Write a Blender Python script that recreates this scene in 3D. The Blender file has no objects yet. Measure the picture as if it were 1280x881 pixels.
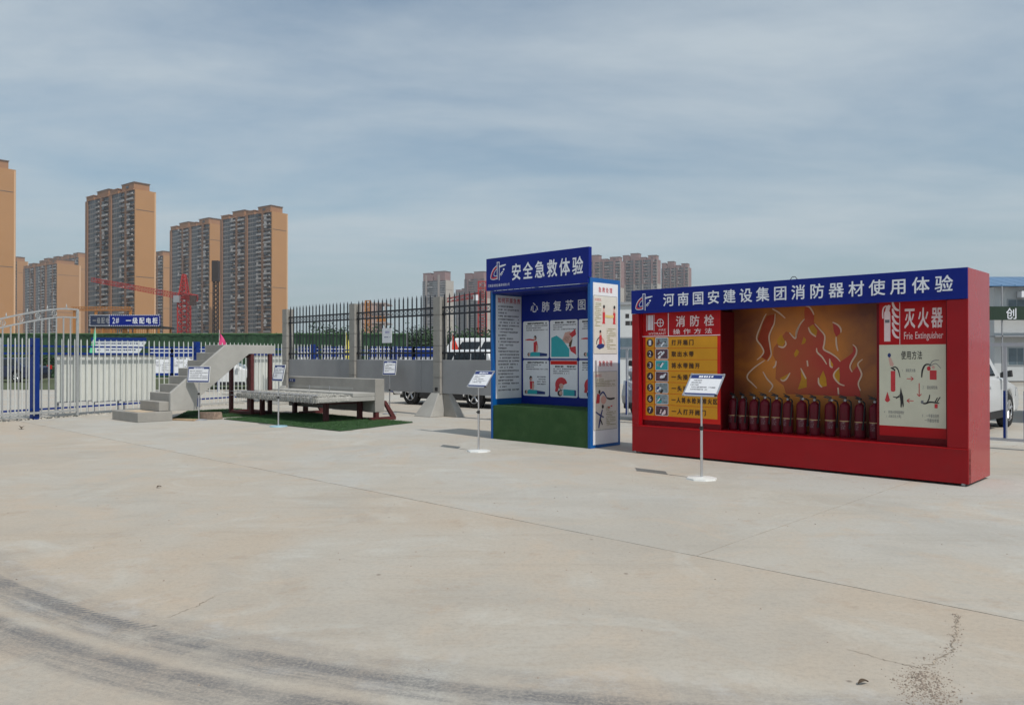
import bpy, math, random
from mathutils import Vector, Matrix
random.seed(7)
SC = bpy.context.scene
COL = SC.collection
R = math.radians

# ------------------------------------------------------------------ camera
cam_d = bpy.data.cameras.new("camera")
cam = bpy.data.objects.new("camera", cam_d); COL.objects.link(cam)
cam_d.sensor_width = 36.0; cam_d.lens = 985 / 1280 * 36
cam_d.clip_start = 0.05; cam_d.clip_end = 8000
cam.location = (0, 0, 1.5)
cam.rotation_euler = (R(90 + 0.32), 0, 0)
SC.camera = cam

# ------------------------------------------------------------------ light
SUN_AZ, SUN_EL = -50.0, 54.0            # direction towards the sun, azimuth from +X
sd = Vector((math.cos(R(SUN_AZ)) * math.cos(R(SUN_EL)), math.sin(R(SUN_AZ)) * math.cos(R(SUN_EL)), math.sin(R(SUN_EL))))
sun_l = bpy.data.lights.new("sun", 'SUN'); sun_l.energy = 2.7; sun_l.angle = R(0.55); sun_l.color = (1.0, 0.95, 0.88)
sun = bpy.data.objects.new("sun", sun_l); COL.objects.link(sun)
sun.rotation_euler = sd.to_track_quat('Z', 'Y').to_euler()

world = bpy.data.worlds.new("World"); SC.world = world; world.use_nodes = True
nt = world.node_tree; nt.nodes.clear()
def wn(t, **k):
    n = nt.nodes.new(t)
    for a, b in k.items(): setattr(n, a, b)
    return n
out = wn('ShaderNodeOutputWorld'); bg = wn('ShaderNodeBackground'); sky = wn('ShaderNodeTexSky')
sky.sky_type = 'NISHITA'; sky.sun_disc = False; sky.sun_elevation = R(SUN_EL); sky.sun_rotation = R(90 - SUN_AZ)
sky.air_density = 1.0; sky.dust_density = 2.0; sky.ozone_density = 1.2
bg.inputs['Strength'].default_value = 0.106
tc = wn('ShaderNodeTexCoord'); sep = wn('ShaderNodeSeparateXYZ')
nt.links.new(tc.outputs['Generated'], sep.inputs[0])
def mth(op, a, b=None, clamp=False):
    n = wn('ShaderNodeMath', operation=op); n.use_clamp = clamp
    for i, v in enumerate((a, b)):
        if v is None: continue
        if isinstance(v, (int, float)): n.inputs[i].default_value = v
        else: nt.links.new(v, n.inputs[i])
    return n.outputs[0]
zc = mth('ADD', mth('MAXIMUM', sep.outputs[2], 0.0), 0.12)
px_ = mth('DIVIDE', sep.outputs[0], zc); py_ = mth('DIVIDE', sep.outputs[1], zc)
cmb = wn('ShaderNodeCombineXYZ'); nt.links.new(px_, cmb.inputs[0]); nt.links.new(py_, cmb.inputs[1])
mp = wn('ShaderNodeMapping'); nt.links.new(cmb.outputs[0], mp.inputs[0])
mp.inputs['Rotation'].default_value = (0, 0, R(-24)); mp.inputs['Scale'].default_value = (0.50, 0.95, 1); mp.inputs['Location'].default_value = (3.1, 1.7, 0)
n1 = wn('ShaderNodeTexNoise'); n1.inputs['Scale'].default_value = 1.15; n1.inputs['Detail'].default_value = 12; n1.inputs['Roughness'].default_value = 0.60; n1.inputs['Distortion'].default_value = 0.25
nt.links.new(mp.outputs[0], n1.inputs[0])
cr = wn('ShaderNodeValToRGB'); cr.color_ramp.elements[0].position = 0.37; cr.color_ramp.elements[0].color = (0.0, 0.0, 0.0, 1)
cr.color_ramp.elements[1].position = 0.63; cr.color_ramp.elements[1].color = (1, 1, 1, 1)
nt.links.new(n1.outputs[0], cr.inputs[0])
mf = mth('ADD', mth('MULTIPLY', cr.outputs[0], 0.62), 0.20)
cl = wn('ShaderNodeMix', data_type='RGBA'); nt.links.new(mf, cl.inputs[0])
st_ = wn('ShaderNodeMix', data_type='RGBA', blend_type='MULTIPLY'); st_.inputs[0].default_value = 1.0
nt.links.new(sky.outputs[0], st_.inputs[6]); st_.inputs[7].default_value = (.88, 1.0, .97, 1)
nt.links.new(st_.outputs[2], cl.inputs[6]); cl.inputs[7].default_value = (4.85, 5.45, 5.85, 1)
# thin grey-blue veil towards the horizon
hz = mth('POWER', mth('SUBTRACT', 1.0, mth('MAXIMUM', sep.outputs[2], 0.0)), 7.0)
hm = wn('ShaderNodeMix', data_type='RGBA'); nt.links.new(mth('MULTIPLY', hz, 0.8), hm.inputs[0])
nt.links.new(cl.outputs[2], hm.inputs[6]); hm.inputs[7].default_value = (3.75, 4.6, 5.0, 1)
nt.links.new(hm.outputs[2], bg.inputs['Color']); nt.links.new(bg.outputs[0], out.inputs[0])

SC.view_settings.view_transform = 'Standard'; SC.view_settings.look = 'None'
SC.view_settings.exposure = 0.15; SC.view_settings.gamma = 1.0; SC.view_settings.use_curve_mapping = False
SC.render.engine = 'CYCLES'
HAZE = 0.00030
SC.cycles.use_denoising = True; SC.cycles.volume_bounces = 0; SC.cycles.max_bounces = 6

# ------------------------------------------------------------------ materials
class NT:
    def __init__(s, name):
        s.m = bpy.data.materials.new(name); s.m.use_nodes = True; s.t = s.m.node_tree
        s.p = s.t.nodes['Principled BSDF']; s.o = s.t.nodes['Material Output']
    def n(s, t, **k):
        n = s.t.nodes.new(t)
        for a, b in k.items(): setattr(n, a, b)
        return n
    def l(s, a, b): s.t.links.new(a, b)
    def val(s, op, a, b=None, c=None, clamp=False):
        n = s.n('ShaderNodeMath', operation=op); n.use_clamp = clamp
        for i, v in enumerate((a, b, c)):
            if v is None: continue
            if isinstance(v, (int, float)): n.inputs[i].default_value = v
            else: s.l(v, n.inputs[i])
        return n.outputs[0]
    def noise(s, vec, scale, detail=4, rough=.55, dist=0):
        n = s.n('ShaderNodeTexNoise'); n.inputs['Scale'].default_value = scale; n.inputs['Detail'].default_value = detail
        n.inputs['Roughness'].default_value = rough; n.inputs['Distortion'].default_value = dist
        if vec is not None: s.l(vec, n.inputs[0])
        return n.outputs[0]
    def ramp(s, f, lo, hi, a=(0, 0, 0, 1), b=(1, 1, 1, 1)):
        n = s.n('ShaderNodeValToRGB'); n.color_ramp.elements[0].position = lo; n.color_ramp.elements[1].position = hi
        n.color_ramp.elements[0].color = a; n.color_ramp.elements[1].color = b; s.l(f, n.inputs[0]); return n.outputs[0]
    def mix(s, f, a, b):
        n = s.n('ShaderNodeMix', data_type='RGBA')
        for i, v in ((0, f), (6, a), (7, b)):
            if isinstance(v, (int, float)): n.inputs[i].default_value = v
            elif isinstance(v, tuple): n.inputs[i].default_value = v if len(v) == 4 else v + (1,)
            else: s.l(v, n.inputs[i])
        return n.outputs[2]
    def bump(s, h, strength, dist=.01):
        n = s.n('ShaderNodeBump'); n.inputs['Strength'].default_value = strength; n.inputs['Distance'].default_value = dist
        s.l(h, n.inputs['Height']); s.l(n.outputs[0], s.p.inputs['Normal'])

MATS = {}
def M(name, col=None, rough=.6, metal=0., var=.12, scale=3., bump=0., bscale=40., dirt=None, coat=0., spec=None):
    if name in MATS: return MATS[name]
    k = NT(name); g = k.n('ShaderNodeTexCoord').outputs['Object']
    a = k.noise(g, scale, 5, .6)
    f = k.ramp(a, .3, .7)
    lo = tuple(c * (1 - var) for c in col); hi = tuple(min(1, c * (1 + var)) for c in col)
    c = k.mix(f, lo, hi)
    if dirt:
        d = k.ramp(k.noise(g, scale * 2.7, 8, .7), .55, .75)
        c = k.mix(k.val('MULTIPLY', d, dirt[1]), c, dirt[0])
    k.l(c, k.p.inputs['Base Color'])
    k.p.inputs['Roughness'].default_value = rough; k.p.inputs['Metallic'].default_value = metal
    if coat: k.p.inputs['Coat Weight'].default_value = coat; k.p.inputs['Coat Roughness'].default_value = .12
    if spec is not None: k.p.inputs['Specular IOR Level'].default_value = spec
    if bump: k.bump(k.noise(g, bscale, 6, .6), bump, .01)
    MATS[name] = k.m; return k.m

RED = M('red_painted_steel', (.30, .003, .008), .30, 0, .10, 1.1, .22, 1.6, ((.20, .02, .02), .35), spec=.26)
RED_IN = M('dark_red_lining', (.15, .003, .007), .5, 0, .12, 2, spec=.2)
RED_PRINT = M('red_print', (.42, .006, .010), .5, 0, .06, 3, spec=.2)
RED_EDGE = M('bright_red_print', (.60, .018, .012), .5, 0, .05, 3, spec=.2)
BLUE_PRINT = M('deep_blue_print', (.002, .014, .20), .45, 0, .08, 2, spec=.22)
BLUE_PAINT = M('blue_painted_steel', (.003, .095, .34), .32, 0, .10, 2, spec=.4)
BLUE_FENCE = M('fence_blue_paint', (.004, .028, .19), .4, 0, .1, 4, spec=.3)
NAVY = M('navy_print', (.012, .03, .16), .5, 0, .08, 6)
WHITE_PRINT = M('white_print', (.74, .75, .78), .5, 0, .04, 5)
LETTER = M('silver_white_letter', (.76, .78, .84), .4, 0, .08, 20)
PINK_LETTER = M('pinkish_letter', (.78, .60, .60), .5, 0, .05, 20)
CREAM = M('cream_print', (.62, .60, .47), .5, 0, .05, 4)
YELLOW = M('amber_print', (.66, .30, .02), .5, 0, .05, 4, spec=.2)
INK = M('black_ink', (.02, .018, .02), .6, 0, .1, 10)
GREYINK = M('grey_ink', (.16, .16, .18), .6, 0, .1, 10)
REDINK = M('red_ink', (.55, .03, .04), .6, 0, .1, 10)
BROWNINK = M('brown_ink', (.10, .045, .012), .6, 0, .1, 10)
OLIVEINK = M('olive_ink', (.32, .30, .14), .6, 0, .1, 10)
TEAL = M('teal_print', (.02, .36, .40), .5, 0, .05, 10)
SKINP = M('skin_print', (.62, .36, .30), .5, 0, .05, 10)
GREYP = M('grey_photo_print', (.22, .27, .30), .5, 0, .5, 26)
DARKP = M('dark_photo_print', (.10, .04, .06), .5, 0, .6, 26)
WHITE_METAL = M('white_painted_steel', (.72, .73, .71), .4, 0, .06, 6, dirt=((.4, .36, .3), .2))
SILVER = M('aluminium', (.62, .62, .64), .32, .9, .06, 8)
GATE_GREY = M('galvanised_steel', (.44, .45, .45), .45, .35, .10, 10)
BLACKIRON = M('black_iron', (.018, .02, .028), .45, .2, .2, 10)
ZINC = M('pale_ironwork', (.30, .31, .33), .5, .2, .1, 10)
CONC = M('precast_concrete', (.30, .285, .26), .8, 0, .14, 1.6, .25, 60, ((.20, .19, .18), .35))
CONC_L = M('light_precast_concrete', (.37, .36, .335), .8, 0, .10, 2.2, .25, 60, ((.27, .25, .22), .35))
CONC_PANEL = M('grey_concrete_panel', (.285, .285, .29), .82, 0, .10, .9, .25, 50, ((.2, .2, .2), .3))
CONC_ROUGH = M('rough_broken_concrete', (.34, .33, .30), .95, 0, .45, 22, 1.0, 45, ((.10, .095, .09), .8))
OXIDE = M('red_oxide_steel', (.085, .014, .014), .6, 0, .18, 6, dirt=((.22, .07, .05), .4))
TURFB = M('turf_backing', (.03, .065, .025), .95, 0, .25, 12, .6, 120)
RUBBER = M('tyre_rubber', (.012, .012, .013), .85, 0, .15, 10)
RIM = M('alloy_rim', (.55, .56, .58), .3, .8, .05, 10)
CARW = M('white_car_paint', (.72, .73, .74), .25, 0, .02, 2, coat=.6)
CARS = M('silver_car_paint', (.40, .42, .44), .28, .4, .02, 2, coat=.6)
CARB = M('dark_blue_car_paint', (.012, .02, .06), .25, 0, .05, 2, coat=.6)
CARGL = M('dark_car_glass', (.015, .02, .024), .06, 0, .1, 1)
BLACKP = M('black_plastic', (.018, .018, .02), .55, 0, .1, 8)
LAMPG = M('headlamp_lens', (.65, .68, .72), .1, .5, .2, 30)
REDLENS = M('red_lens', (.55, .02, .015), .15, 0, .3, 30)
WOODB = M('pale_timber', (.40, .28, .17), .8, 0, .25, 12)
SAND = M('sandy_dust', (.50, .39, .27), .95, 0, .15, 6)
LEAF = M('leaf_green', (.035, .075, .03), .8, 0, .45, 6)
LEAF2 = M('dark_leaf_green', (.02, .05, .022), .8, 0, .4, 6)
BARK = M('bark', (.09, .065, .045), .9, 0, .3, 6)
EXT_RED = M('extinguisher_red', (.12, .003, .012), .42, 0, .2, 5, .1, 20, ((.05, .01, .015), .5), spec=.25)
BRASS = M('dull_brass', (.12, .09, .06), .6, .3, .1, 20)
BAND = M('tan_band', (.55, .42, .20), .5, 0, .1, 20)
CRANE_RED = M('crane_red', (.36, .028, .024), .5, 0, .1, 1)
ORANGE = M('orange_steel', (.40, .17, .045), .5, 0, .1, 1)

# painted flame backdrop: printed gradient (ochre in the middle, brown at the edges)
def flame_print():
    k = NT('flame_backdrop_print'); g = k.n('ShaderNodeTexCoord').outputs['Object']
    sp = k.n('ShaderNodeSeparateXYZ'); k.l(g, sp.inputs[0])
    dx = k.val('MULTIPLY', k.val('SUBTRACT', sp.outputs[0], 2.4), .80); dz = k.val('MULTIPLY', k.val('SUBTRACT', sp.outputs[2], 1.45), .75)
    d = k.val('SQRT', k.val('ADD', k.val('MULTIPLY', dx, dx), k.val('MULTIPLY', dz, dz)))
    n = k.noise(g, 2.2, 4, .5, .4)
    d2 = k.val('ADD', d, k.val('MULTIPLY', k.val('SUBTRACT', n, .5), .9))
    c = k.n('ShaderNodeValToRGB'); e = c.color_ramp.elements
    e[0].position = .1; e[0].color = (.74, .24, .018, 1); e[1].position = .95; e[1].color = (.18, .05, .022, 1)
    m = e.new(.5); m.color = (.52, .17, .018, 1)
    k.l(d2, c.inputs[0]); k.l(c.outputs[0], k.p.inputs['Base Color']); k.p.inputs['Roughness'].default_value = .4
    return k.m
FLAME_BG = flame_print()
def flame_red():
    k = NT('flame_red_print'); g = k.n('ShaderNodeTexCoord').outputs['Object']; sp = k.n('ShaderNodeSeparateXYZ'); k.l(g, sp.inputs[0])
    f = k.val('ADD', k.val('MULTIPLY', k.val('SUBTRACT', sp.outputs[0], 1.95), 1.05), k.val('MULTIPLY', k.val('SUBTRACT', k.noise(g, 3, 4, .5, .5), .5), .8), clamp=True)
    k.l(k.mix(f, (.46, .105, .014), (.46, .024, .012)), k.p.inputs['Base Color']); k.p.inputs['Roughness'].default_value = .4; return k.m
FLAME_R = flame_red()
FLAME_Y = M('flame_yellow_print', (.58, .27, .02), .4, 0, .25, 3, spec=.2)
FLAME_E = M('flame_ember_print', (.37, .050, .016), .4, 0, .25, 2.5, spec=.2)
FLAME_L = M('flame_outline_print', (.72, .52, .38), .4, 0, .1, 3)

# artificial turf
def turf_mat():
    k = NT('artificial_turf'); g = k.n('ShaderNodeTexCoord').outputs['Object']
    a = k.noise(g, 90, 3, .6); b = k.noise(g, 4, 4, .6)
    c = k.mix(k.ramp(a, .3, .7), (.020, .065, .018, 1), (.055, .145, .040, 1))
    c = k.mix(k.val('MULTIPLY', k.ramp(b, .4, .7), .35), c, (.09, .17, .06, 1))
    k.l(c, k.p.inputs['Base Color']); k.p.inputs['Roughness'].default_value = .9
    k.bump(a, .9, .02); return k.m
TURF = turf_mat()

# concrete yard
def yard_mat(name, warm, cool, tracks):
    k = NT(name); geo = k.n('ShaderNodeNewGeometry'); P = geo.outputs['Position']
    big = k.noise(P, .33, 5, .6, .6); mid = k.noise(P, 1.4, 6, .62, .4); fine = k.noise(P, 30, 5, .7); grit = k.noise(P, 160, 2, .6)
    def off(v):
        m_ = k.n('ShaderNodeMapping'); k.l(P, m_.inputs[0]); m_.inputs['Location'].default_value = v; return m_.outputs[0]
    c = k.mix(k.ramp(big, .40, .60), warm, cool)
    c = k.mix(k.val('MULTIPLY', k.ramp(k.noise(off((31, 7, 0)), .55, 6, .62, .8), .50, .62), .45), c, (.365, .340, .300))
    c = k.mix(k.val('MULTIPLY', k.ramp(k.noise(off((3, 17, 0)), .75, 7, .66, 1.0), .52, .64), .60), c, (.470, .385, .300))
    c = k.mix(k.val('MULTIPLY', k.ramp(k.noise(off((9, 57, 0)), .8, 7, .65, 1.2), .54, .68), .42), c, (.52, .52, .48))
    mp2 = k.n('ShaderNodeMapping'); k.l(P, mp2.inputs[0]); mp2.inputs['Rotation'].default_value = (0, 0, R(44)); mp2.inputs['Scale'].default_value = (.35, 3, 1)
    c = k.mix(k.val('MULTIPLY', k.ramp(k.noise(mp2.outputs[0], 1.3, 8, .72, .5), .52, .68), .34), c, tuple(x * .78 for x in warm[:3]))
    c = k.mix(k.val('MULTIPLY', k.ramp(k.noise(P, 2.6, 9, .74), .56, .70), .45), c, (.36, .265, .19))
    c = k.mix(k.val('MULTIPLY', k.ramp(k.noise(off((5, 3, 0)), 6.5, 8, .72), .56, .70), .35), c, (.30, .28, .25))
    c = k.mix(k.val('MULTIPLY', k.ramp(fine, .45, .70), .32), c, tuple(x * .60 for x in cool[:3]))
    c = k.mix(k.val('MULTIPLY', k.ramp(grit, .58, .70), .34), c, (.12, .11, .10))
    # small dark spots
    vor = k.n('ShaderNodeTexVoronoi'); vor.inputs['Scale'].default_value = 1.7; k.l(P, vor.inputs[0])
    c = k.mix(k.val('MULTIPLY', k.ramp(vor.outputs[0], .018, .035, (1, 1, 1, 1), (0, 0, 0, 1)), .7), c, (.13, .10, .08))
    if tracks:
        wob = k.noise(P, 1.6, 6, .65)
        sp = k.n('ShaderNodeSeparateXYZ'); k.l(P, sp.inputs[0])
        x = k.val('SUBTRACT', sp.outputs[0], 2.23); y = k.val('SUBTRACT', sp.outputs[1], 12.14)
        r = k.val('SQRT', k.val('ADD', k.val('MULTIPLY', x, x), k.val('MULTIPLY', y, y)))
        # the arc runs on as straight lines past both of its ends
        nx, ny = -.69, -.7238
        lin = k.val('ADD', k.val('MULTIPLY', x, nx), k.val('MULTIPLY', y, ny))
        side = k.val('GREATER_THAN', k.val('ADD', k.val('MULTIPLY', x, ny), k.val('MULTIPLY', y, -nx)), 0.0)
        r = k.val('ADD', k.val('MULTIPLY', r, k.val('SUBTRACT', 1.0, side)), k.val('MULTIPLY', lin, side))
        side2 = k.val('GREATER_THAN', x, 0.0)
        r = k.val('ADD', k.val('MULTIPLY', r, k.val('SUBTRACT', 1.0, side2)), k.val('MULTIPLY', k.val('MULTIPLY', y, -1.0), side2))
        r = k.val('ADD', r, k.val('MULTIPLY', k.val('SUBTRACT', wob, .5), .06))
        ang = k.val('ARCTAN2', y, x)
        tread = k.val('MULTIPLY', k.val('SINE', k.val('ADD', k.val('MULTIPLY', ang, 1050), k.val('MULTIPLY', r, 90))), 2.5, clamp=True)
        left = k.ramp(k.val('MULTIPLY', sp.outputs[0], -.25), .40, .56)
        cv = k.n('ShaderNodeCombineXYZ'); k.l(k.val('MULTIPLY', ang, 5.0), cv.inputs[0]); k.l(k.val('MULTIPLY', r, 9.0), cv.inputs[1])
        streak = k.noise(cv.outputs[0], 3.2, 9, .75); blot = k.noise(P, 2.3, 7, .7); gr2 = k.noise(P, 55, 4, .7)
        def band(r0, hw, soft, gain, tr, sg, use_left=False):
            d = k.val('ABSOLUTE', k.val('SUBTRACT', r, r0))
            m = k.val('SUBTRACT', 1.0, k.val('DIVIDE', k.val('SUBTRACT', d, hw), soft), clamp=True)
            v = k.val('MULTIPLY', m, gain)
            v = k.val('MULTIPLY', v, k.val('ADD', 1 - sg, k.val('MULTIPLY', k.ramp(streak, .34, .62), sg)))
            v = k.val('MULTIPLY', v, k.val('ADD', .42, k.val('MULTIPLY', k.ramp(blot, .36, .52), .58)))
            v = k.val('MULTIPLY', v, k.val('ADD', .50, k.val('MULTIPLY', k.ramp(gr2, .40, .56), .50)))
            if tr:
                tt = k.val('MULTIPLY', tread, left) if use_left else tread
                v = k.val('MULTIPLY', v, k.val('ADD', 1 - tr, k.val('MULTIPLY', tt, tr)))
            return v
        dark = (.135, .135, .14)
        for r0, hw, soft, gain, tr, sg, ul in ((8.850, .020, .012, .95, .98, .0, True), (8.895, .03, .05, .95, .08, .25, False), (8.99, .05, .07, .75, 0, .7, False), (9.235, .03, .06, .85, .05, .3, False), (9.34, .08, .08, .70, 0, .6, False), (8.76, .06, .10, .42, 0, .6, False), (9.12, .10, .10, .22, 0, .8, False), (9.65, .10, .25, .20, 0, .9, False)):
            c = k.mix(band(r0, hw, soft, gain, tr, sg, ul), c, dark)
        # pale scuffed dust thrown beside the tracks
        for r0, w_, g_ in ((8.66, .22, .55), (9.0, .09, .35)):
            d = k.val('ABSOLUTE', k.val('SUBTRACT', r, r0))
            m = k.val('SUBTRACT', 1.0, k.val('DIVIDE', d, w_), clamp=True)
            c = k.mix(k.val('MULTIPLY', k.val('MULTIPLY', m, k.ramp(blot, .50, .66)), g_), c, (.50, .50, .49))
    k.l(c, k.p.inputs['Base Color']); k.p.inputs['Roughness'].default_value = .88; k.p.inputs['Specular IOR Level'].default_value = .25
    hh = k.val('ADD', k.val('MULTIPLY', fine, .6), k.val('MULTIPLY', grit, .4))
    k.bump(hh, .22, .012)
    return k.m
YARD_NEAR = yard_mat('dusty_yard_concrete', (.440, .374, .300), (.435, .402, .350), True)
YARD_FAR = yard_mat('pale_yard_concrete', (.440, .398, .338), (.44, .425, .390), False)
GROUNDM = yard_mat('far_ground', (.30, .27, .23), (.34, .32, .29), False)
JOINTM = M('joint_dirt', (.33, .275, .215), .95, 0, .5, 5)
RUBBLEM = M('rubble_stone', (.27, .22, .18), .95, 0, .6, 70)

# ------------------------------------------------------------------ builders
class MB:
    def __init__(s): s.v = []; s.f = []; s.mi = []; s.mats = []; s.sm = []
    def mat(s, m):
        if m not in s.mats: s.mats.append(m)
        return s.mats.index(m)
    def add(s, vs, fs, m=None, smooth=False):
        o = len(s.v); s.v += [tuple(v) for v in vs]; i = s.mat(m) if m else 0
        for f in fs: s.f.append(tuple(a + o for a in f)); s.mi.append(i); s.sm.append(smooth)
    def box(s, x0, x1, y0, y1, z0, z1, m=None):
        x0, x1 = sorted((x0, x1)); y0, y1 = sorted((y0, y1)); z0, z1 = sorted((z0, z1))
        vs = [(x, y, z) for z in (z0, z1) for y in (y0, y1) for x in (x0, x1)]
        s.add(vs, [(0, 2, 3, 1), (4, 5, 7, 6), (0, 1, 5, 4), (2, 6, 7, 3), (0, 4, 6, 2), (1, 3, 7, 5)], m); return s
    def hull8(s, vs, m=None):   # bottom 4 (ccw from above), top 4
        s.add(vs, [(3, 2, 1, 0), (4, 5, 6, 7), (0, 1, 5, 4), (1, 2, 6, 5), (2, 3, 7, 6), (3, 0, 4, 7)], m); return s
    def cyl(s, p0, p1, r0, r1=None, n=12, m=None, smooth=True, caps=True):
        r1 = r0 if r1 is None else r1
        p0 = Vector(p0); p1 = Vector(p1); d = (p1 - p0).normalized()
        a = d.orthogonal().normalized(); b = d.cross(a)
        vs = []
        for p, r in ((p0, r0), (p1, r1)):
            for i in range(n):
                t = 2 * math.pi * i / n; vs.append(p + a * (r * math.cos(t)) + b * (r * math.sin(t)))
        s.add(vs, [(i, (i + 1) % n, n + (i + 1) % n, n + i) for i in range(n)], m, smooth)
        if caps: s.add(vs, [tuple(reversed(range(n))), tuple(range(n, 2 * n))], m)
        return s
    def tube(s, pts, r, n=6, m=None):
        for a, b in zip(pts, pts[1:]): s.cyl(a, b, r, n=n, m=m)
        return s
    def lathe(s, prof, c=(0, 0, 0), n=16, m=None):
        vs = []
        for r, z in prof:
            for i in range(n):
                t = 2 * math.pi * i / n; vs.append((c[0] + r * math.cos(t), c[1] + r * math.sin(t), c[2] + z))
        fs = []
        for j in range(len(prof) - 1):
            for i in range(n): fs.append((j * n + i, j * n + (i + 1) % n, (j + 1) * n + (i + 1) % n, (j + 1) * n + i))
        s.add(vs, fs, m, True)
        s.add(vs, [tuple(reversed(range(n))), tuple(range((len(prof) - 1) * n, len(prof) * n))], m); return s
    def prism(s, poly, a0, a1, axis='y', m=None):
        n = len(poly)
        def P(p, t): return {'y': (p[0], t, p[1]), 'x': (t, p[0], p[1]), 'z': (p[0], p[1], t)}[axis]
        vs = [P(p, a0) for p in poly] + [P(p, a1) for p in poly]
        s.add(vs, [tuple(range(n)), tuple(reversed(range(n, 2 * n)))] + [(i, i + n, (i + 1) % n + n, (i + 1) % n) for i in range(n)], m); return s
    def poly(s, pts, m=None): s.add(pts, [tuple(range(len(pts)))], m); return s
    def build(s, name, mat=None, parent=None, loc=(0, 0, 0), rz=0, bevel=0, label=None, cat=None, group=None, kind=None, fixn=True, rot=None):
        me = bpy.data.meshes.new(name); me.from_pydata(s.v, [], s.f)
        if s.mats:
            for m in s.mats: me.materials.append(m)
            me.polygons.foreach_set('material_index', s.mi)
        elif mat: me.materials.append(mat)
        me.polygons.foreach_set('use_smooth', s.sm); me.update()
        if fixn:
            import bmesh
            b = bmesh.new(); b.from_mesh(me); bmesh.ops.recalc_face_normals(b, faces=b.faces); b.to_mesh(me); b.free()
        return link(name, me, parent, loc, rz, bevel, label, cat, group, kind, rot)
def link(name, me, parent=None, loc=(0, 0, 0), rz=0, bevel=0, label=None, cat=None, group=None, kind=None, rot=None):
    o = bpy.data.objects.new(name, me); COL.objects.link(o); o.location = loc
    o.rotation_euler = rot if rot else (0, 0, R(rz))
    if parent: o.parent = parent
    if bevel:
        md = o.modifiers.new('bevel', 'BEVEL'); md.width = bevel; md.segments = 2; md.limit_method = 'ANGLE'; md.angle_limit = R(40)
    tag(o, label, cat, group, kind); return o
def tag(o, label=None, cat=None, group=None, kind=None):
    for k, v in (('label', label), ('category', cat), ('group', group), ('kind', kind)):
        if v: o[k] = v
    return o
def thing(name, label, cat, loc=(0, 0, 0), rz=0, group=None):
    o = bpy.data.objects.new(name, None); COL.objects.link(o); o.location = loc; o.rotation_euler = (0, 0, R(rz))
    o.empty_display_size = .2
    return tag(o, label, cat, group)
KIDS = {}
def copy_tree(o, parent=None):
    c = o.copy(); COL.objects.link(c)
    if parent: c.parent = parent
    for ch in [x for x in bpy.data.objects if x.parent == o]: copy_tree(ch, c)
    return c
def copies(proto, spots, labels=None, group=None):
    """spots: (x, y, rz) ; the first one moves the prototype itself"""
    res = []
    for i, (x, y, a) in enumerate(spots):
        o = proto if i == 0 else copy_tree(proto)
        o.location = (x, y, proto.location.z); o.rotation_euler = (0, 0, R(a))
        if labels: o['label'] = labels[i]
        if group: o['group'] = group
        res.append(o)
    return res

# lettering: real glyph outlines, flat print
GLYPH = {}
def glyph(ch, bold):
    bold = 0
    key = (ch, bold)
    if key in GLYPH: return GLYPH[key]
    c = bpy.data.curves.new('glyph', 'FONT'); c.body = ch; c.size = 1; c.resolution_u = 2; c.offset = bold
    o = bpy.data.objects.new('glyph', c); COL.objects.link(o)
    dg = bpy.context.evaluated_depsgraph_get(); dg.update()
    me = bpy.data.meshes.new_from_object(o.evaluated_get(dg))
    vs = [tuple(v.co) for v in me.vertices]; fs = [tuple(p.vertices) for p in me.polygons]
    bpy.data.objects.remove(o); bpy.data.curves.remove(c); bpy.data.meshes.remove(me)
    GLYPH[key] = (vs, fs); return GLYPH[key]
def prewarm(chars, bold): pass
def put_text(mb, body, x0, x1, z0, z1, y, m, fill=.86, bold=.012, axis='y', latin=False):
    """axis 'y': text in the XZ plane at this y, read from -y; axis 'x': in the YZ plane at x=y, read from +x"""
    if latin:
        vs, fs = glyph(body, bold)
        ax = min(v[0] for v in vs); bx = max(v[0] for v in vs); az = min(v[1] for v in vs); bz = max(v[1] for v in vs)
        pts = [(x0 + (v[0] - ax) / (bx - ax) * (x1 - x0), z0 + (v[1] - az) / (bz - az) * (z1 - z0)) for v in vs]
        mb.add([(p[0], y, p[1]) if axis == 'y' else (y, p[0], p[1]) for p in pts], fs, m); return
    n = len(body); pitch = (x1 - x0) / n
    for i, ch in enumerate(body):
        if ch == ' ': continue
        vs, fs = glyph(ch, bold)
        cx = x0 + pitch * i + pitch * (1 - fill) / 2
        shifts = [(0, 0)] if bold < .004 else [(-bold, 0), (bold, 0), (0, -bold), (0, bold)] + ([(bold, bold), (-bold, -bold)] if bold > .012 else [])
        for q, (sx, sz) in enumerate(shifts):
            pts = [(cx + (v[0] + sx) * pitch * fill, z0 + (v[1] + sz + .08) / .95 * (z1 - z0)) for v in vs]
            mb.add([(p[0], y - q * .0003, p[1]) if axis == 'y' else (y + q * .0003, p[0], p[1]) for p in pts], fs, m)
def put_lines(mb, x0, x1, z0, z1, rows, y, m, axis='y', ch=.03, ragged=True, seed=1, hfrac=.5):
    """rows of small broken strokes standing for print too small to read"""
    rnd = random.Random(seed); ph = (z1 - z0) / rows
    for r in range(rows):
        zt = z1 - ph * r; zb = zt - ph * hfrac
        end = x1 - ((x1 - x0) * rnd.choice((0, 0, 0, .3, .6)) if ragged else 0)
        x = x0 + (ch * 1.2 if rnd.random() < .2 else 0)
        while x < end - ch * .3:
            w = ch * rnd.uniform(.55, .9); zz = zb + (zt - zb) * rnd.choice((0, 0, .2)); 
            if rnd.random() > .07:
                a, b = x, min(x + w, end)
                mb.add([(a, y, zz), (b, y, zz), (b, y, zt), (a, y, zt)] if axis == 'y' else [(y, a, zz), (y, b, zz), (y, b, zt), (y, a, zt)], [(0, 1, 2, 3)], m)
            x += ch
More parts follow.
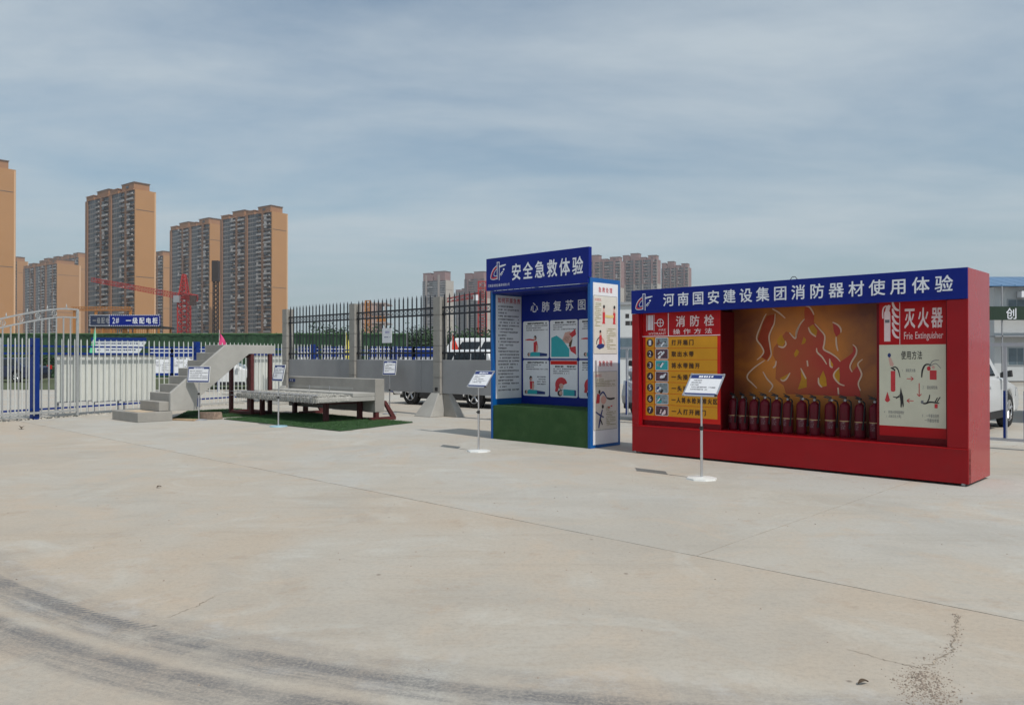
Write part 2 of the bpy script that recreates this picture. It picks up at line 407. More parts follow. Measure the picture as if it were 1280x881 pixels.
def flat(mb, pts, y, m, axis='y'):
    mb.poly([(p[0], y, p[1]) if axis == 'y' else (y, p[0], p[1]) for p in pts], m)
def ell(cx, cz, rx, rz_, n=14, a0=0, a1=360):
    return [(cx + rx * math.cos(R(a0 + (a1 - a0) * i / (n if a1 - a0 == 360 else n - 1))), cz + rz_ * math.sin(R(a0 + (a1 - a0) * i / (n if a1 - a0 == 360 else n - 1)))) for i in range(n)]
def smooth_line(pts, sub=5):
    if len(pts) < 3: return pts
    P = [pts[0]] + list(pts) + [pts[-1]]; out_ = []
    for i in range(1, len(P) - 2):
        for j in range(sub):
            t = j / sub
            out_.append(tuple(.5 * ((2 * P[i][k]) + (-P[i - 1][k] + P[i + 1][k]) * t + (2 * P[i - 1][k] - 5 * P[i][k] + 4 * P[i + 1][k] - P[i + 2][k]) * t * t + (-P[i - 1][k] + 3 * P[i][k] - 3 * P[i + 1][k] + P[i + 2][k]) * t ** 3) for k in (0, 1)))
    out_.append(pts[-1]); return out_
def stroke(mb, pts, w, y, m, axis='y', taper=True):
    pts = smooth_line(pts); n = len(pts); L = []; Rr = []
    for i, p in enumerate(pts):
        a = pts[max(0, i - 1)]; b = pts[min(n - 1, i + 1)]
        dx, dz = b[0] - a[0], b[1] - a[1]; l = math.hypot(dx, dz) or 1
        ww = w / 2 * (1 if not taper else .35 + .65 * math.sin(math.pi * (i + .6) / (n + .2)) ** .6)
        L.append((p[0] - dz / l * ww, p[1] + dx / l * ww)); Rr.append((p[0] + dz / l * ww, p[1] - dx / l * ww))
    for i in range(n - 1): flat(mb, [L[i], L[i + 1], Rr[i + 1], Rr[i]], y, m, axis)

def emblem(mb, x0, z0, w, h, y, axis='y'):
    """the builder's emblem: white outlined column, red crescent on the left, strokes and a dot on the right"""
    X = lambda a: x0 + a * w; Zz = lambda b: z0 + b * h
    def q(pts, m, dy=0): flat(mb, [(X(a), Zz(b)) for a, b in pts], y - dy if axis == 'y' else y + dy, m, axis)
    def st(pts, ww, m, dy=0): stroke(mb, [(X(a), Zz(b)) for a, b in pts], ww * w, y - dy if axis == 'y' else y + dy, m, axis, False)
    # crescent
    st([(.40, .72), (.22, .60), (.08, .38), (.04, .16), (.18, .10), (.40, .14)], .07, REDINK, .0012)
    st([(.38, .80), (.16, .62), (.02, .36), (-.02, .10), (.16, .03), (.44, .06)], .03, LETTER, .001)
    st([(.40, .60), (.28, .50), (.20, .34), (.24, .22), (.40, .24)], .025, LETTER, .001)
    # column, outlined
    st([(.42, .02), (.42, .98)], .035, LETTER, .002); st([(.56, -.04), (.56, .98)], .035, LETTER, .002); st([(.40, .98), (.58, .98)], .035, LETTER, .0025)
    # right side strokes
    st([(.58, .74), (.78, .78), (1.0, .80)], .05, LETTER, .002); st([(.58, .68), (.74, .72), (.92, .76)], .025, LETTER, .0015)
    q(ell(.86, .55, .055, .06, 10), LETTER, .002)
    st([(.62, .26), (.74, .40), (.84, .44)], .045, LETTER, .002); st([(.66, .20), (.80, .34)], .025, LETTER, .002)

# ================================================================== SETTING
UA = -44.0
U = Vector((math.cos(R(UA)), math.sin(R(UA)))); V = Vector((-U.y, U.x))
def W2(o, u, v=0): return (o[0] + U.x * u + V.x * v, o[1] + U.y * u + V.y * v)

mb = MB(); n_ = 40
mb.add([(-1400, -400, 0), (1400, -400, 0), (1400, 1500, 0), (-1400, 1500, 0)], [(0, 1, 2, 3)])
mb.build('ground', GROUNDM, loc=(0, 0, -.06), kind='structure')

# concrete yard, cast in big bays separated by dusty joints
yard = bpy.data.objects.new('yard', None); COL.objects.link(yard); yard.location = (1.39, 5.96, 0); yard.rotation_euler = (0, 0, R(UA)); yard['kind'] = 'structure'
mb = MB(); mb.box(-60, 40, -30, 42, -.045, -.004); mb.build('joint_bed', JOINTM, yard)
def wavy(a, b, amp, n, seed, vertical=False):
    rnd = random.Random(seed); pts = []
    for i in range(n + 1):
        t = i / n; p = (a[0] + (b[0] - a[0]) * t, a[1] + (b[1] - a[1]) * t)
        k = (rnd.uniform(-amp, amp) if amp < .01 else -abs(rnd.gauss(0, amp * .35)) * (3 if rnd.random() < .06 else 1)) if 0 < i < n else 0
        pts.append((p[0] + (k if vertical else 0), p[1] + (0 if vertical else k)))
    return pts
def slab(name, corners, mat, seeds, amps, bev=.004):
    pts = []
    for i in range(4):
        a = corners[i]; b = corners[(i + 1) % 4]
        pts += wavy(a, b, amps[i], 400 if amps[i] else 1, seeds + i, abs(a[0] - b[0]) < abs(a[1] - b[1]))[:-1]
    m_ = MB(); m_.prism(pts, -.05, 0, 'z'); return m_.build(name, mat, yard, bevel=0)
g = .004
slab('concrete_bay', [(-60, -30), (40, -30), (40, -g), (-60, -g)], YARD_NEAR, 10, (0, 0, .011, 0))
slab('concrete_bay', [(-60, g), (-g, g), (-g, 42), (-60, 42)], YARD_FAR, 20, (.004, .004, 0, 0))
slab('concrete_bay', [(g, g), (40, g), (40, 42), (g, 42)], YARD_FAR, 30, (.004, 0, 0, .004))

# rubble spilled from the broken joint, bottom right
rnd = random.Random(5); mb = MB()
def pebble(mb, x, y, s, rnd, m=None, z=0):
    pts = []
    for k in range(6):
        a = k * math.pi / 3 + rnd.uniform(-.3, .3); pts.append((x + s * math.cos(a) * rnd.uniform(.7, 1.1), y + s * math.sin(a) * rnd.uniform(.7, 1.1), z))
    top = [(x + (p[0] - x) * .55, y + (p[1] - y) * .55, z + s * rnd.uniform(.4, .8)) for p in pts]
    mb.add(pts + top, [tuple(range(6, 12))] + [(i, (i + 1) % 6, 6 + (i + 1) % 6, 6 + i) for i in range(6)], m)
crack = [(2.60, 4.61), (2.42, 4.30), (2.24, 4.03), (2.02, 3.84), (1.90, 3.66), (1.84, 3.45), (1.74, 3.2)]
for i in range(1500):
    t = (rnd.random() if rnd.random() < .3 else min(.999, max(0, rnd.gauss(.74, .10)))) * (len(crack) - 1); k = min(int(t), len(crack) - 2); f = t - k
    x = crack[k][0] + (crack[k + 1][0] - crack[k][0]) * f; y = crack[k][1] + (crack[k + 1][1] - crack[k][1]) * f
    sp_ = .012 + .075 * (t / 6) ** 1.5
    pebble(mb, x + rnd.gauss(0, sp_), y + rnd.gauss(0, sp_), rnd.uniform(.0012, .005) * (1.9 if rnd.random() < .08 else 1), rnd)
mb.build('rubble', RUBBLEM, kind='stuff')
mb = MB()
for i in range(240):
    pebble(mb, rnd.uniform(-5, 5), rnd.uniform(3.3, 14), rnd.uniform(.003, .008), rnd)
mb.build('grit', RUBBLEM, kind='stuff')
# crack lines in the surface (shallow, dark with dirt)
def crackline(name, pts, w, seed):
    rnd = random.Random(seed); m_ = MB(); P = []
    for a, b in zip(pts, pts[1:]):
        for i in range(14):
            t = i / 14; P.append((a[0] + (b[0] - a[0]) * t + rnd.gauss(0, .006), a[1] + (b[1] - a[1]) * t + rnd.gauss(0, .006)))
    for i in range(len(P) - 1):
        a, b = Vector(P[i]), Vector(P[i + 1]); d = (b - a).normalized(); nn = Vector((-d.y, d.x)) * w * rnd.uniform(.3, 1)
        m_.add([(a.x - nn.x, a.y - nn.y, .003), (b.x - nn.x, b.y - nn.y, .003), (b.x + nn.x, b.y + nn.y, .003), (a.x + nn.x, a.y + nn.y, .003)], [(0, 1, 2, 3)])
    m_.build(name, JOINTM, kind='structure', fixn=False)
crackline('ground_crack', crack[:4], .004, 3)
crackline('ground_crack', [(1.72, 4.05), (1.86, 3.90), (1.98, 3.80)], .0025, 4)
crackline('ground_crack', [(-1.98, 4.56), (-1.90, 4.75), (-1.86, 4.98)], .0025, 5)

# a few dry leaves blown onto the concrete
for k, (lx, ly, ls, lab) in enumerate(((1.61, 3.62, .030, 'dark curled dry leaf lying near the broken joint at bottom right'), (-4.05, 9.05, .035, 'tiny dark scrap on the bare concrete at the left, in front of the stairs'), (-10.2, 16.4, .11, 'brown clump of dry weed on the ground before the gate'))):
    b = MB(); vs = []
    for i_ in range(7):
        t_ = i_ / 6; w_ = ls * .45 * math.sin(math.pi * (t_ * .92 + .04)); zz = .004 + ls * .35 * math.sin(t_ * 3.0)
        vs += [(ls * (t_ - .5) * 2, -w_, zz + ls * .2), (ls * (t_ - .5) * 2, 0, zz), (ls * (t_ - .5) * 2, w_, zz + ls * .25)]
    fs = [(i_ * 3 + j_, i_ * 3 + 3 + j_, i_ * 3 + 4 + j_, i_ * 3 + 1 + j_) for i_ in range(6) for j_ in range(2)]
    b.add(vs, fs); tag(b.build('dry_leaf', M('dry_leaf_brown', (.07, .045, .025), .8, 0, .3, 30), None, loc=(lx, ly, .001), rz=20 + 50 * k, fixn=False), lab, 'leaf')

# ================================================================== RED EXTINGUISHER BOOTH
RB = (1.88, 12.35)
booth = thing('fire_equipment_booth', 'long red steel booth with blue banner, flame backdrop and fire equipment posters', 'display booth', RB + (0,), UA)
L, Dp, H = 4.70, .955, 2.535
mb = MB(); mb.box(0, L, 0, .10, .03, .44); mb.build('plinth', RED, booth, bevel=.006)
mb = MB(); mb.box(.002, L - .042, .10, Dp - .04, .40, .437); mb.build('shelf', RED, booth)
mb = MB(); mb.box(0, .13, 0, .10, .442, 2.168); mb.box(0, .04, .102, Dp, .03, 2.50); mb.build('side_panel', RED, booth, bevel=.004)
mb = MB(); mb.box(4.475, L - .003, 0, .15, .442, 2.168); mb.build('front_pillar', RED, booth, bevel=.004)
GRED = M('glossy_red_steel', (.33, .004, .010), .2, 0, .08, 1.1, .12, 1.0, ((.24, .02, .02), .3), spec=.38)
mb = MB(); mb.box(L - .04, L, .003, Dp, .03, H); mb.build('side_panel', GRED, booth, bevel=.006)
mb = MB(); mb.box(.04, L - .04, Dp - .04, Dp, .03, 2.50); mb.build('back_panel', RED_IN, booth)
mb = MB(); mb.box(.04, L - .042, .06, Dp - .04, 2.46, 2.50); mb.build('roof_panel', RED, booth)
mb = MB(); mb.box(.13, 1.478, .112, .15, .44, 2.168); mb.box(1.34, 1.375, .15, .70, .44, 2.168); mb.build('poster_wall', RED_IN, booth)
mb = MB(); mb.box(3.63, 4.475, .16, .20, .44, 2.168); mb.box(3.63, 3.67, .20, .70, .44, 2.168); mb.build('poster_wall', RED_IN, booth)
mb = MB(); mb.box(1.34, 3.63, .702, .72, .44, 2.30); mb.build('flame_backdrop', FLAME_BG, booth)
for i in range(2):
    mb = MB(); x = (.06, L - .06)[i]; mb.cyl((x - .015, .03, .03), (x + .015, .03, .03), .03, n=14); mb.build('castor', ZINC, booth)
for x in (2.60,):
    mb = MB(); mb.tube([(x - .05, .05, 2.535), (x - .02, .05, 2.575), (x + .02, .05, 2.575), (x + .05, .05, 2.535)], .005); mb.build('lifting_eye', BLACKIRON, booth)
# seam strip on the plinth edge
mb = MB(); mb.box(.002, L - .002, -.004, 0, .425, .439); mb.build('edge_trim', RED_PRINT, booth)
# banner
bn = MB(); bn.box(-.004, L - .002, -.012, .04, 2.172, 2.534); ban = bn.build('banner', BLUE_PRINT, booth, bevel=.003)
mb = MB(); put_text(mb, '河南国安建设集团消防器材使用体验', .555, 4.575, 2.265, 2.46, -.0145, LETTER, .80, .014); mb.build('lettering', None, ban)
mb = MB(); emblem(mb, .09, 2.225, .30, .25, -.0135); mb.build('emblem', None, ban, fixn=False)

# flames printed on the backdrop
LINES = [[(1.893, 2.131), (1.856, 2.072), (1.792, 1.927), (1.74, 1.771), (1.81, 1.665), (1.851, 1.578), (1.81, 1.509), (1.745, 1.457)], [(2.029, 2.126), (2.015, 1.989), (1.975, 1.905), (1.935, 1.794), (1.953, 1.647), (1.966, 1.526), (1.911, 1.44)], [(1.866, 1.449), (1.717, 1.352), (1.604, 1.246), (1.595, 1.175), (1.67, 1.106), (1.745, 1.038)], [(1.838, 1.284), (1.902, 1.181), (1.975, 1.105), (1.984, 1.062), (1.93, 0.988)], [(1.984, 2.2), (2.083, 2.141), (2.181, 2.056)], [(2.181, 1.73), (2.19, 1.679), (2.146, 1.637), (2.074, 1.654)], [(2.044, 1.441), (2.029, 1.372), (1.993, 1.341)], [(2.251, 1.272), (2.199, 1.187), (2.146, 1.155), (2.11, 1.176)], [(2.243, 1.847), (2.33, 1.761), (2.347, 1.862), (2.391, 1.953)], [(2.482, 2.217), (2.536, 2.198), (2.579, 2.138), (2.6, 2.088)], [(2.465, 2.034), (2.4, 1.961), (2.356, 1.861), (2.339, 1.761)], [(2.519, 1.916), (2.553, 1.84), (2.629, 1.781)], [(2.612, 1.963), (2.687, 1.878), (2.75, 1.795), (2.745, 1.688), (2.737, 1.606), (2.835, 1.549), (2.917, 1.491), (2.965, 1.435)], [(2.637, 1.624), (2.646, 1.566), (2.72, 1.491), (2.778, 1.396)], [(2.86, 1.977), (2.933, 1.937), (2.973, 1.88), (2.973, 1.831)], [(2.909, 1.776), (2.913, 1.67), (2.933, 1.581)], [(3.132, 1.668), (3.178, 1.619), (3.178, 1.54), (3.124, 1.444), (3.095, 1.363), (3.124, 1.295)], [(3.261, 1.468), (3.199, 1.404), (3.233, 1.317), (3.248, 1.253), (3.205, 1.141), (3.233, 1.046)], [(2.819, 1.475), (2.827, 1.377), (2.86, 1.353)], [(2.949, 1.354), (2.884, 1.28), (2.881, 1.215), (2.949, 1.135), (3.021, 1.108)], [(2.662, 1.211), (2.667, 1.128), (2.712, 1.077)], [(2.408, 1.34), (2.451, 1.257), (2.485, 1.191)], [(2.933, 1.078), (2.941, 0.981)], [(2.502, 1.45), (2.511, 1.366)]]
YEL = [[(2.119, 1.833), (2.181, 1.713), (2.137, 1.645), (2.065, 1.68), (2.056, 1.749)], [(2.251, 1.272), (2.199, 1.187), (2.146, 1.155), (2.092, 1.185)], [(2.347, 1.61), (2.385, 1.576), (2.365, 1.526), (2.325, 1.495), (2.309, 1.543)], [(2.729, 1.311), (2.77, 1.196), (2.778, 1.098), (2.704, 1.08), (2.662, 1.145), (2.687, 1.228)], [(2.408, 1.34), (2.494, 1.208), (2.494, 1.074), (2.365, 1.037), (2.417, 1.19)], [(2.451, 1.784), (2.489, 1.741), (2.468, 1.692), (2.417, 1.676)], [(2.519, 1.916), (2.553, 1.84), (2.629, 1.781), (2.646, 1.871), (2.587, 1.955)], [(2.949, 1.354), (2.884, 1.28), (2.881, 1.215), (2.949, 1.135), (2.957, 1.232)], [(2.819, 1.475), (2.827, 1.377), (2.86, 1.353), (2.868, 1.394)]]
REDP = [(2.482, 2.217), (2.536, 2.198), (2.6, 2.088), (2.595, 1.988), (2.687, 1.878), (2.75, 1.795), (2.737, 1.606), (2.835, 1.549), (2.965, 1.435), (3.092, 1.524), (3.139, 1.572), (3.132, 1.668), (3.178, 1.619), (3.171, 1.524), (3.108, 1.363), (3.127, 1.299), (3.178, 1.364), (3.205, 1.40), (3.225, 1.33), (3.248, 1.253), (3.21, 1.141), (3.233, 0.967), (2.19, 0.966), (2.154, 1.084), (2.029, 1.183), (2.044, 1.423), (1.993, 1.526), (2.002, 1.629), (2.19, 1.865), (2.243, 1.847), (2.339, 1.761), (2.356, 1.861), (2.4, 1.961), (2.465, 2.034), (2.46, 2.143)]
RED2 = [(2.86, 1.977), (2.933, 1.937), (2.973, 1.88), (2.957, 1.815), (2.909, 1.776), (2.876, 1.85), (2.868, 1.915)]
fm = MB(); flat(fm, REDP, .6975, FLAME_R); flat(fm, RED2, .6972, FLAME_R)
flat(fm, [(1.90, 2.10), (2.02, 2.12), (2.0, 1.95), (1.95, 1.8), (1.96, 1.55), (1.90, 1.45), (1.80, 1.50), (1.85, 1.58), (1.76, 1.76), (1.84, 2.0)], .697, FLAME_E)
for p in YEL: flat(fm, p, .6955, FLAME_Y)
for p in LINES: stroke(fm, p, .022, .694, FLAME_L)
fm.build('flames', None, booth, fixn=False)

# hydrant board (amber list on red)
y = .108
hb = MB(); hb.box(.13, 1.474, y, .111, .52, 2.19, RED_EDGE)
hyd = hb.build('hydrant_board', None, booth)
m1_ = MB(); m1_.box(.14, 1.464, y - .003, y, 1.822, 2.168, RED_PRINT); m1_.box(.12, 1.474, y - .004, y, 1.812, 1.822, LETTER); m1_.box(.594, .604, y - .005, y - .002, 1.822, 2.165, LETTER)
y2 = y - .0065
for i in range(4): m1_.box(.225 + i * .026, .243 + i * .026, y2, y2 + .002, 1.915, 2.145, LETTER)
m1_.box(.200, .207, y2, y2 + .002, 1.90, 2.15, LETTER); m1_.box(.338, .345, y2, y2 + .002, 1.90, 2.15, LETTER)
m1_.box(.345, .395, y2, y2 + .002, 2.017, 2.027, LETTER)
for k in range(24):
    a0 = R(k * 15); a1 = R(k * 15 + 15.5); c_ = (.455, 2.022)
    flat(m1_, [(c_[0] + .063 * math.cos(a0), c_[1] + .063 * math.sin(a0)), (c_[0] + .063 * math.cos(a1), c_[1] + .063 * math.sin(a1)), (c_[0] + .052 * math.cos(a1), c_[1] + .052 * math.sin(a1)), (c_[0] + .052 * math.cos(a0), c_[1] + .052 * math.sin(a0))], y2, LETTER)
m1_.box(.40, .51, y2, y2 + .001, 2.018, 2.026, LETTER); m1_.box(.451, .459, y2 + .0003, y2 + .001, 1.967, 2.077, LETTER)
put_text(m1_, 'FIRE', .43, .555, 1.897, 1.93, y2, PINK_LETTER, latin=True, bold=0)
put_text(m1_, 'HYDRANT', .25, .56, 1.838, 1.876, y2, PINK_LETTER, latin=True, bold=0)
put_text(m1_, '消防栓', .695, 1.415, 1.955, 2.12, y2, PINK_LETTER, .70, .018)
put_text(m1_, '操作方法', .655, 1.375, 1.843, 1.922, y2, PINK_LETTER, .72, .012)
m1_.build('heading', None, hyd)
rows = ['打开箱门', '取出水带', '将水带抛开', '一头接消火栓口', '一头接上水枪', '一人将水枪对准火区', '一人打开阀门']
pics = [(GREYP, DARKP), (DARKP, LETTER), (TEAL, GREYP), (DARKP, LETTER), (GREYP, NAVY), (GREYP, TEAL), (DARKP, PINK_LETTER)]
for i, tx in enumerate(rows):
    zt = 1.803 - i * .1735; zb = zt - .168
    rw = MB(); rw.box(.185, 1.425, y - .003, y, zb, zt, YELLOW)
    row = rw.build('instruction_row', None, hyd)
    t_ = MB(); zc_ = (zt + zb) / 2
    flat(t_, ell(.268, zc_, .058, .060, 18), y2, M('dark_disc_ink', (.035, .012, .02), .6, 0, .1, 5))
    put_text(t_, str(i + 1), .245, .291, zc_ - .039, zc_ + .039, y2 - .0015, WHITE_PRINT, latin=True, bold=.03)
    t_.build('number', None, row); t_ = MB(); t_.box(.343, .349, y - .0045, y - .003, zb, zt, RED_PRINT); t_.build('divider', None, row); t_ = MB()
    put_text(t_, tx, .645, .645 + .101 * len(tx) * (1 if len(tx) < 8 else .87), zc_ - .042, zc_ + .040, y2, M('list_ink', (.05, .018, .006), .6, 0, .1, 5), .82, .030)
    t_.build('row_text', None, row)
    q_ = MB(); a, b = pics[i]; rr = random.Random(i + 3)
    flat(q_, [(.365, zb + .018), (.378, zb + .006), (.585, zb + .006), (.598, zb + .018), (.598, zt - .018), (.585, zt - .006), (.378, zt - .006), (.365, zt - .018)], y2, LETTER)
    flat(q_, [(.373, zb + .014), (.590, zb + .014), (.590, zt - .014), (.373, zt - .014)], y2 - .0012, a)
    for k in range(4):
        x0_ = rr.uniform(.385, .52); z0_ = rr.uniform(zb + .02, zb + .08)
        stroke(q_, [(x0_, z0_), (x0_ + rr.uniform(.01, .06), z0_ + rr.uniform(.0, .05)), (min(.585, x0_ + rr.uniform(.03, .09)), min(zt - .02, z0_ + rr.uniform(.01, .07)))], rr.uniform(.012, .035), y2 - .0022 - .0003 * k, (b, INK, LETTER, b)[k], taper=False)
    q_.build('photo', None, row)

# extinguisher board
y = .157
eb = MB(); eb.box(3.662, 4.427, y, .161, 1.650, 2.190, RED_PRINT); eb.box(3.662, 4.422, y, .161, .645, 1.650, CREAM); eb.box(3.662, 4.427, y + .001, .161, .52, .645, RED_PRINT)
ebo = eb.build('extinguisher_board', None, booth)
t_ = MB(); y2 = y - .002
t_.box(3.903, 3.910, y2, y2 + .001, 1.652, 2.17, PINK_LETTER)
t_.box(3.722, 3.796, y2, y2 + .001, 1.693, 2.03, PINK_LETTER)
flat(t_, [(3.722, 2.03), (3.796, 2.03), (3.792, 2.06), (3.775, 2.08), (3.742, 2.08), (3.726, 2.06)], y2, PINK_LETTER)
t_.box(3.733, 3.786, y2 - .0015, y2 - .0005, 1.925, 1.963, GREYINK)
flat(t_, [(3.735, 2.075), (3.785, 2.075), (3.800, 2.14), (3.775, 2.15), (3.748, 2.13)], y2 - .001, PINK_LETTER)
stroke(t_, [(3.75, 2.14), (3.715, 2.11), (3.705, 2.05), (3.708, 1.98)], .016, y2, PINK_LETTER, taper=False)
for k in range(5):
    z_ = 1.76 + k * .085; stroke(t_, [(3.822, z_ + .085), (3.835, z_ + .03), (3.862, z_ - .01), (3.898, z_ - .025)], .03, y2, PINK_LETTER)
put_text(t_, '灭火器', 3.945, 4.405, 1.855, 2.105, y2, PINK_LETTER, .84, .020)
put_text(t_, 'Frie', 3.956, 4.055, 1.715, 1.805, y2, PINK_LETTER, latin=True, bold=.0)
put_text(t_, 'Extinguisher', 4.085, 4.395, 1.695, 1.805, y2, PINK_LETTER, latin=True, bold=.0)
put_text(t_, '使用方法', 3.918, 4.165, 1.470, 1.575, y2, INK, .92, .010)
t_.build('heading', None, ebo)
d_ = MB(); y2 = y - .002
def arrow(mb, a, b, m):
    stroke(mb, [a, b], .009, y2, m, taper=False); d = Vector((b[0] - a[0], b[1] - a[1])).normalized(); nn = Vector((-d.y, d.x))
    for s_ in (1, -1): stroke(mb, [(b[0] - d.x * .03 + nn.x * s_ * .025, b[1] - d.y * .03 + nn.y * s_ * .025), b], .009, y2, m, taper=False)
arrow(d_, (3.985, 1.232), (4.062, 1.232), REDINK); arrow(d_, (4.127, 1.18), (4.127, 1.02), REDINK); arrow(d_, (4.064, .962), (3.987, .962), REDINK)
d_.box(3.799, 3.852, y2, y2 + .001, 1.085, 1.325, REDINK); flat(d_, ell(3.8255, 1.085, .0265, .018, 10, 180, 360), y2, REDINK)
flat(d_, ell(3.782, 1.52, .020, .028, 10), y2, NAVY)
flat(d_, [(3.772, 1.49), (3.80, 1.49), (3.835, 1.41), (3.825, 1.38), (3.79, 1.39)], y2, SKINP)
stroke(d_, [(3.81, 1.36), (3.85, 1.375), (3.885, 1.34), (3.908, 1.245)], .014, y2, INK)
stroke(d_, [(3.80, 1.365), (3.83, 1.35), (3.85, 1.33)], .02, y2, INK)
d_.box(4.246, 4.321, y2, y2 + .001, 1.226, 1.338, REDINK)
stroke(d_, [(4.155, 1.25), (4.165, 1.34), (4.20, 1.405), (4.26, 1.405)], .020, y2, INK)
stroke(d_, [(4.24, 1.38), (4.28, 1.45), (4.35, 1.46)], .008, y2, GREYINK); stroke(d_, [(4.24, 1.38), (4.31, 1.42), (4.37, 1.36)], .008, y2, GREYINK)
flat(d_, ell(4.235, 1.36, .022, .028, 8), y2, REDINK); flat(d_, ell(4.285, 1.375, .018, .02, 8), y2, SKINP)
# standing figure, fire, kneeling figure
flat(d_, [(3.905, 1.04), (3.916, 1.125), (3.930, 1.06), (3.945, 1.01), (3.950, .89), (3.94, .875), (3.932, .93), (3.925, .875), (3.912, .88), (3.912, .95), (3.905, 1.0)], y2, INK)
stroke(d_, [(3.905, 1.03), (3.87, 1.0), (3.825, 1.005)], .012, y2, INK); stroke(d_, [(3.905, 1.01), (3.86, .985)], .010, y2, INK)
flat(d_, [(3.728, .955), (3.745, 1.02), (3.760, 1.065), (3.772, 1.02), (3.79, .96), (3.765, .935), (3.745, .94)], y2, REDINK)
stroke(d_, [(4.145, .95), (4.19, .935), (4.25, .955), (4.35, .945)], .02, y2, INK)
stroke(d_, [(4.21, .94), (4.235, .99), (4.245, 1.045)], .014, y2, INK); stroke(d_, [(4.30, .95), (4.33, 1.01)], .012, y2, INK); stroke(d_, [(4.32, .95), (4.36, 1.02)], .012, y2, INK)
d_.box(4.298, 4.332, y2 - .001, y2, .885, .935, REDINK); d_.box(4.148, 4.175, y2 - .001, y2, .935, .97, GREYINK)
d_.build('diagram', None, ebo, fixn=False)
s_ = MB()
put_text(s_, '1.提起灭火器', 3.93, 4.085, 1.315, 1.355, y2, GREYINK, .95, .0)
put_text(s_, '2.拔出保险销', 4.165, 4.33, 1.112, 1.155, y2, GREYINK, .95, .0)
put_text(s_, '3.一手握住压把', 4.157, 4.347, .768, .812, y2, GREYINK, .95, .0); put_text(s_, '一手握住喷管', 4.187, 4.347, .712, .756, y2, GREYINK, .95, .0)
put_text(s_, '4.对准火苗根部喷射', 3.719, 3.955, .795, .836, y2, GREYINK, .95, .0); put_text(s_, '(人站立在上风)', 3.745, 3.935, .745, .785, y2, GREYINK, .95, .0)
s_.build('caption_text', None, ebo)

# ------------------------------------------------------------------ fire extinguishers
def make_ext():
    t = thing('fire_extinguisher', '', 'fire extinguisher', (0, 0, .438))
    b = MB(); b.lathe([(.058, 0), (.063, .006), (.064, .03), (.064, .375), (.060, .405), (.046, .430), (.026, .446), (.020, .452), (.020, .468)], n=18); b.build('cylinder', EXT_RED, t)
    b = MB(); b.lathe([(.020, .462), (.024, .466), (.024, .486), (.014, .492), (.014, .503)], n=10); b.cyl((.0, 0, .480), (.045, 0, .480), .010, n=8); b.build('valve', BRASS, t)
    b = MB(); b.hull8([(-.028, -.010, .500), (.012, -.010, .500), (.012, .010, .500), (-.028, .010, .500), (-.080, -.008, .515), (-.06, -.008, .528), (-.06, .008, .528), (-.080, .008, .515)])
    b.box(-.035, .018, -.010, .010, .500, .511); b.build('carry_handle', BLACKP, t)
    b = MB(); b.hull8([(.015, -.009, .511), (.015, .009, .511), (-.02, .009, .516), (-.02, -.009, .516), (.018, -.009, .519), (.018, .009, .519), (-.090, .009, .556), (-.090, -.009, .556)]); b.build('lever', BLACKP, t)
    b = MB(); b.cyl((.018, -.022, .478), (.018, -.034, .478), .015, n=12); b.build('pressure_gauge', ZINC, t)
    pts = [(.045, 0, .480), (.078, -.01, .46), (.088, -.02, .40), (.082, -.025, .28), (.074, -.03, .17)]
    b = MB(); b.tube(pts, .009, 8); b.cyl((.074, -.03, .17), (.070, -.032, .11), .012, .016, 8); b.build('hose', RUBBER, t)
    b = MB(); b.lathe([(.0650, .205), (.0655, .207), (.0655, .213), (.0650, .215)], n=18); b.build('strap', BAND, t)
    b = MB()
    for k in range(9):
        a0 = R(-125 + k * 7); a1 = R(-125 + k * 7 + 7); b.add([(.0648 * math.cos(a0), .0648 * math.sin(a0), .10), (.0648 * math.cos(a1), .0648 * math.sin(a1), .10), (.0648 * math.cos(a1), .0648 * math.sin(a1), .20), (.0648 * math.cos(a0), .0648 * math.sin(a0), .20)], [(0, 1, 2, 3)])
    lab = b.build('label_sticker', M('maroon_sticker', (.10, .012, .025), .5, 0, .1, 20), t)
    b = MB(); rr = random.Random(3)
    for k in range(16):
        a0 = R(rr.uniform(-122, -66)); z_ = rr.uniform(.105, .195); a1 = a0 + rr.uniform(.04, .12); h_ = rr.uniform(.004, .014); r_ = .0655
        b.add([(r_ * math.cos(a0), r_ * math.sin(a0), z_), (r_ * math.cos(a1), r_ * math.sin(a1), z_), (r_ * math.cos(a1), r_ * math.sin(a1), z_ + h_), (r_ * math.cos(a0), r_ * math.sin(a0), z_ + h_)], [(0, 1, 2, 3)])
    b.build('sticker_print', M('faded_label_ink', (.30, .20, .20), .6, 0, .2, 20), lab, fixn=False)
    return t
ext = make_ext()
US = [1.51, 1.67, 1.84, 2.01, 2.18, 2.35, 2.54, 2.73, 2.93, 3.13, 3.32, 3.51]
ordn = ['first', 'second', 'third', 'fourth', 'fifth', 'sixth', 'seventh', 'eighth', 'ninth', 'tenth', 'eleventh']
spots = []
for i, u in enumerate(US):
    p = W2(RB, u + .012, .40 + random.uniform(-.02, .02)); spots.append((p[0], p[1], UA + random.uniform(-28, 28)))
labs = ['leftmost dark red fire extinguisher of the row, next to the amber hydrant board'] + [f'{ordn[i]} dark red fire extinguisher from the left in the row before the flames' for i in range(1, 11)] + ['rightmost dark red fire extinguisher of the row, beside the cream usage poster']
for i, o in enumerate(copies(ext, spots, labs, 'fire extinguishers lined up before the flame backdrop')):
    o.scale = (1.10, 1.10, 1 + random.uniform(-.015, .03)); o.rotation_euler.x = R(random.uniform(-1.6, 1.6))

